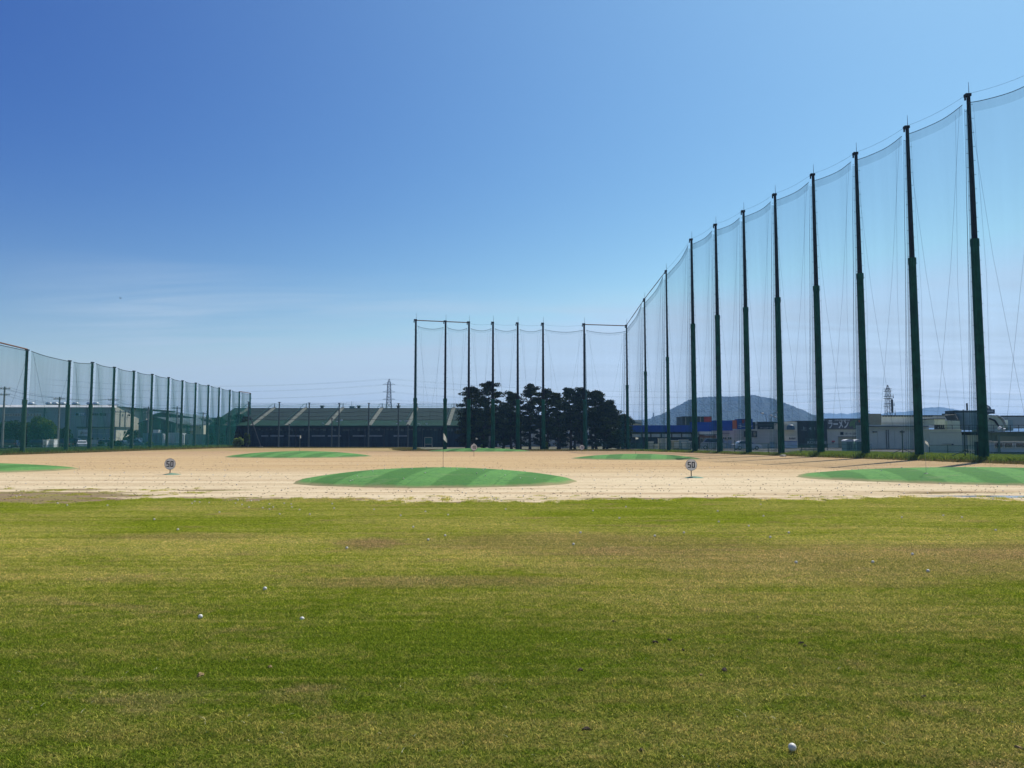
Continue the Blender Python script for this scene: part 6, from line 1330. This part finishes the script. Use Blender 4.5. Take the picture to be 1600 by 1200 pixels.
# ------------------------------------------------------------------ golf balls
M_ball = mat('golf_ball_white', (.66, .62, .50), .5, .06, 40, .0, spec=.5)
import bmesh
def ball_mesh(sub, dim):
    bm = bmesh.new(); bmesh.ops.create_icosphere(bm, subdivisions=sub, radius=.0214)
    me = bpy.data.meshes.new('golf_ball'); bm.to_mesh(me); bm.free(); me.shade_smooth(); me.materials.append(M_ball); return me
m_db = bpy.data.materials.new('dimpled_ball'); m_db.use_nodes = True; t = m_db.node_tree; p = t.nodes['Principled BSDF']; p.inputs['Base Color'].default_value = (.70, .67, .56, 1); p.inputs['Roughness'].default_value = .45
v = t.nodes.new('ShaderNodeTexVoronoi'); v.inputs['Scale'].default_value = 260; tcn = t.nodes.new('ShaderNodeTexCoord'); t.links.new(tcn.outputs['Object'], v.inputs['Vector'])
bp = t.nodes.new('ShaderNodeBump'); bp.inputs['Distance'].default_value = .0006; bp.inputs['Strength'].default_value = .8; t.links.new(v.outputs['Distance'], bp.inputs['Height']); t.links.new(bp.outputs[0], p.inputs['Normal'])
near_me = ball_mesh(4, True); near_me.materials.clear(); near_me.materials.append(m_db); far_me = ball_mesh(2, False)
def ball(x, y, z, label, group, me=far_me):
    o = bpy.data.objects.new('golf_ball', me); C.objects.link(o); o.location = (x, y, z + .0185); o.rotation_euler = (rnd.uniform(0, 3), rnd.uniform(0, 3), 0); return tag(o, label, 'golf ball', group)
gl = 'golf balls scattered on the range'
x, y = gpt(1238, 1171.5, .035); ball(x, y, .030, 'nearest and largest white golf ball, at the lower right of the lawn', gl, near_me)
x, y = gpt(313, 965, .035); ball(x, y, .026, 'single white ball on the left of the lawn, in front of the rest', gl, near_me)
x, y = gpt(414, 921, .035); ball(x, y, .026, 'lone white ball left of centre on the green lawn', gl, near_me)
x, y = gpt(472, 966, .035); ball(x, y, .010, 'ball half sunk in the grass right of the single left one', gl, near_me)
BL = [(626, 806), (645.6, 824), (695.5, 837.5), (669, 844), (542, 857), (907, 833), (896, 851), (926.5, 798.5), (978, 792.5), (967.7, 810), (790, 796), (664.7, 800), (584.5, 796.6), (522, 794.7), (519, 787.5), (484, 804), (468, 797), (456, 793), (455, 788), (444, 787),
      (437, 803.7), (421, 796), (410.5, 794), (427, 793), (421, 788), (1188.6, 788.7), (1193, 806.7), (1121.5, 799), (1123, 816), (1170, 822.5), (1068.6, 833), (1023, 838), (1232.5, 833), (1409, 809), (1474, 806), (1503, 809), (1555.8, 829), (1425.6, 866.7), (1203.6, 840), (1244, 879.5),
      (1363.8, 879), (241, 812), (278, 828), (342.8, 800.8), (389, 793), (378, 789), (392, 783), (372, 782), (368, 787), (326.8, 786), (304, 784), (312, 785), (300, 787), (168, 790), (105, 790), (90, 787), (1450, 893), (700, 805)]
for px, py in BL:
    mid = sorted(q for q in BL if q[1] >= 820)
    if (px, py) in mid: lab = ('leftmost' if mid.index((px, py)) == 0 else ORD[mid.index((px, py))] + ' from the left') + ' of the white golf balls spaced over the middle of the lawn'
    else: lab = 'white golf ball lying on the far part of the lawn, near the sand'
    x, y = gpt(px, py, .035); ball(x, y, .024, lab, 'golf balls on the lawn')
for k in range(60):
    px = rnd.uniform(10, 1595); py = 738 + 46 * rnd.random() ** .45; x, y = gpt(px, py, .02); z = max(mound_z(g, x, y) for _, g in GREENS)
    if z > 0: continue
    if y < np.interp(x, ex, ey) + .3: continue
    ball(x, y, .006, 'white golf ball lying on the bare sand', 'golf balls on the sand')
for k in range(46):
    g = GREENS[0][1] if k < 34 else GREENS[1][1]; a = rnd.uniform(0, 6.28); q = math.sqrt(rnd.random()) * .93; u, v_ = q * g[2] * math.cos(a), q * g[3] * math.sin(a)
    x = g[0] + u * math.cos(g[5]) - v_ * math.sin(g[5]); y = g[1] + u * math.sin(g[5]) + v_ * math.cos(g[5]); ball(x, y, mound_z(g, x, y) + .01, 'white golf ball resting on the large striped green' if k < 34 else 'white golf ball resting on the right-edge green', 'golf balls on the greens')
# far balls too small to pick apart, and dark pebbles, as loose stuff
def tiny(name, n, rad, m, label, yr, zoff, fl=1.0):
    mb = MB(); oc = [(1, 0, 0), (0, 1, 0), (-1, 0, 0), (0, -1, 0), (0, 0, 1), (0, 0, -.3)]; of = [(0, 1, 4), (1, 2, 4), (2, 3, 4), (3, 0, 4), (1, 0, 5), (2, 1, 5), (3, 2, 5), (0, 3, 5)]
    for _ in range(n):
        py = yr[0] + (yr[1] - yr[0]) * rnd.random(); x, y = gpt(rnd.uniform(-60, 1660), py, 0)
        if max(mound_z(g, x, y) for _, g in GREENS) > 0 or y < np.interp(x, ex, ey) + .2: continue
        if not (-54 < x < 36 - .3 * max(0, y - 55) and y < 111): continue
        r_ = rad * rnd.uniform(.6, 1.5); mb.add([(x + a * r_ * 1.4, y + b_ * r_, zoff + c_ * r_ * fl) for a, b_, c_ in oc], of)
    o = mb.build(name, m, kind='stuff'); o['label'] = label
M_peb = mat('dark_pebbles', (.11, .08, .055), .9, .3, 20)
tiny('pebbles', 2600, .0155, M_peb, 'dark clods and pebbles strewn over the sand', (716, 786), .008, .8); tiny('clods', 900, .027, M_peb, 'dark clods on the far sand', (706, 735), .01, .5)
tiny('distant_balls', 200, .024, M_ball, 'far golf balls on the sand, too small to tell apart', (712, 760), .014)
# divots and clods on the lawn
for px, py, s, kind, lab in ((313, 1055, .032, 1, 'straw-coloured divot clump, lower left of the lawn'), (422, 1042, .022, 1, 'small straw divot right of the lower-left one'), (1024, 1004, .030, 0, 'dark soil clod, left of two close together'), (1046, 1000, .022, 0, 'small dark clod beside the larger one right of centre'),
                             (1067, 1015, .016, 0, 'tiny dark clod just before the close pair'), (959, 971, .020, 0, 'dark clod alone at mid lawn'), (1184, 964, .015, 0, 'tiny clod at mid right of the lawn'), (1252, 1005, .026, 0, 'left clod of the crumbled group at right'), (1258, 1009, .020, 0, 'right clod of the crumbled group at right'),
                             (1132, 1047, .030, 0, 'darkest single clod right of centre'), (1095, 1054, .016, 1, 'small straw divot left of the darkest clod'), (907, 1047, .026, 0, 'dark clod at the centre of the lower lawn'), (916, 1139, .024, 0, 'dark clod low on the lawn near the centre'), (1002, 1171, .016, 0, 'tiny clod near the bottom edge'),
                             (1443, 1088, .018, 0, 'small clod at lower right'), (1592, 1168, .020, 1, 'straw divot at the right bottom corner'), (706, 968, .014, 0, 'tiny clod left of centre')):
    x, y = gpt(px, py, .03); lump('divot' if kind else 'soil_clod', lab, 'divot' if kind else 'soil clod', x, y, s * 1.1, s * .7, s * .7, M_divot if kind else M_clod, int(px), 'divots and clods on the lawn', .026)
# shallow puddle of pale sand water at the right edge
pd = []
for k in range(40):
    a = k * 2 * math.pi / 40; rr = 1 + .22 * math.sin(3 * a) + .12 * math.sin(7 * a + 1); pd.append((14.9 + 2.1 * rr * math.cos(a), 22.9 + .40 * rr * math.sin(a)))
sheet('puddle', pd, .009, mat('wet_pale_sheen', (.30, .29, .27), .09, .2, 2, spec=1.0))
# bird
bd = thing('bird', 'tiny dark bird gliding in the open sky at left', 'bird', (Xat(188, 120, 24), 120, Zat(466, 120)))
MB().add([(-.16, 0, 0), (.0, -.05, .05), (.17, 0, .0), (0, .05, -.05), (0, -.05, -.04)], [(0, 1, 3), (1, 2, 3), (0, 4, 1), (1, 4, 2), (0, 3, 4), (4, 3, 2)]).build('body', M_black, bd)
for s in (-1, 1): MB().add([(0, 0, .02), (.05, s * .2, .12), (-.05, s * .2, .11), (0, s * .42, .05)], [(0, 1, 2), (1, 3, 2), (2, 1, 0), (2, 3, 1)]).build('wing', M_black, bd)
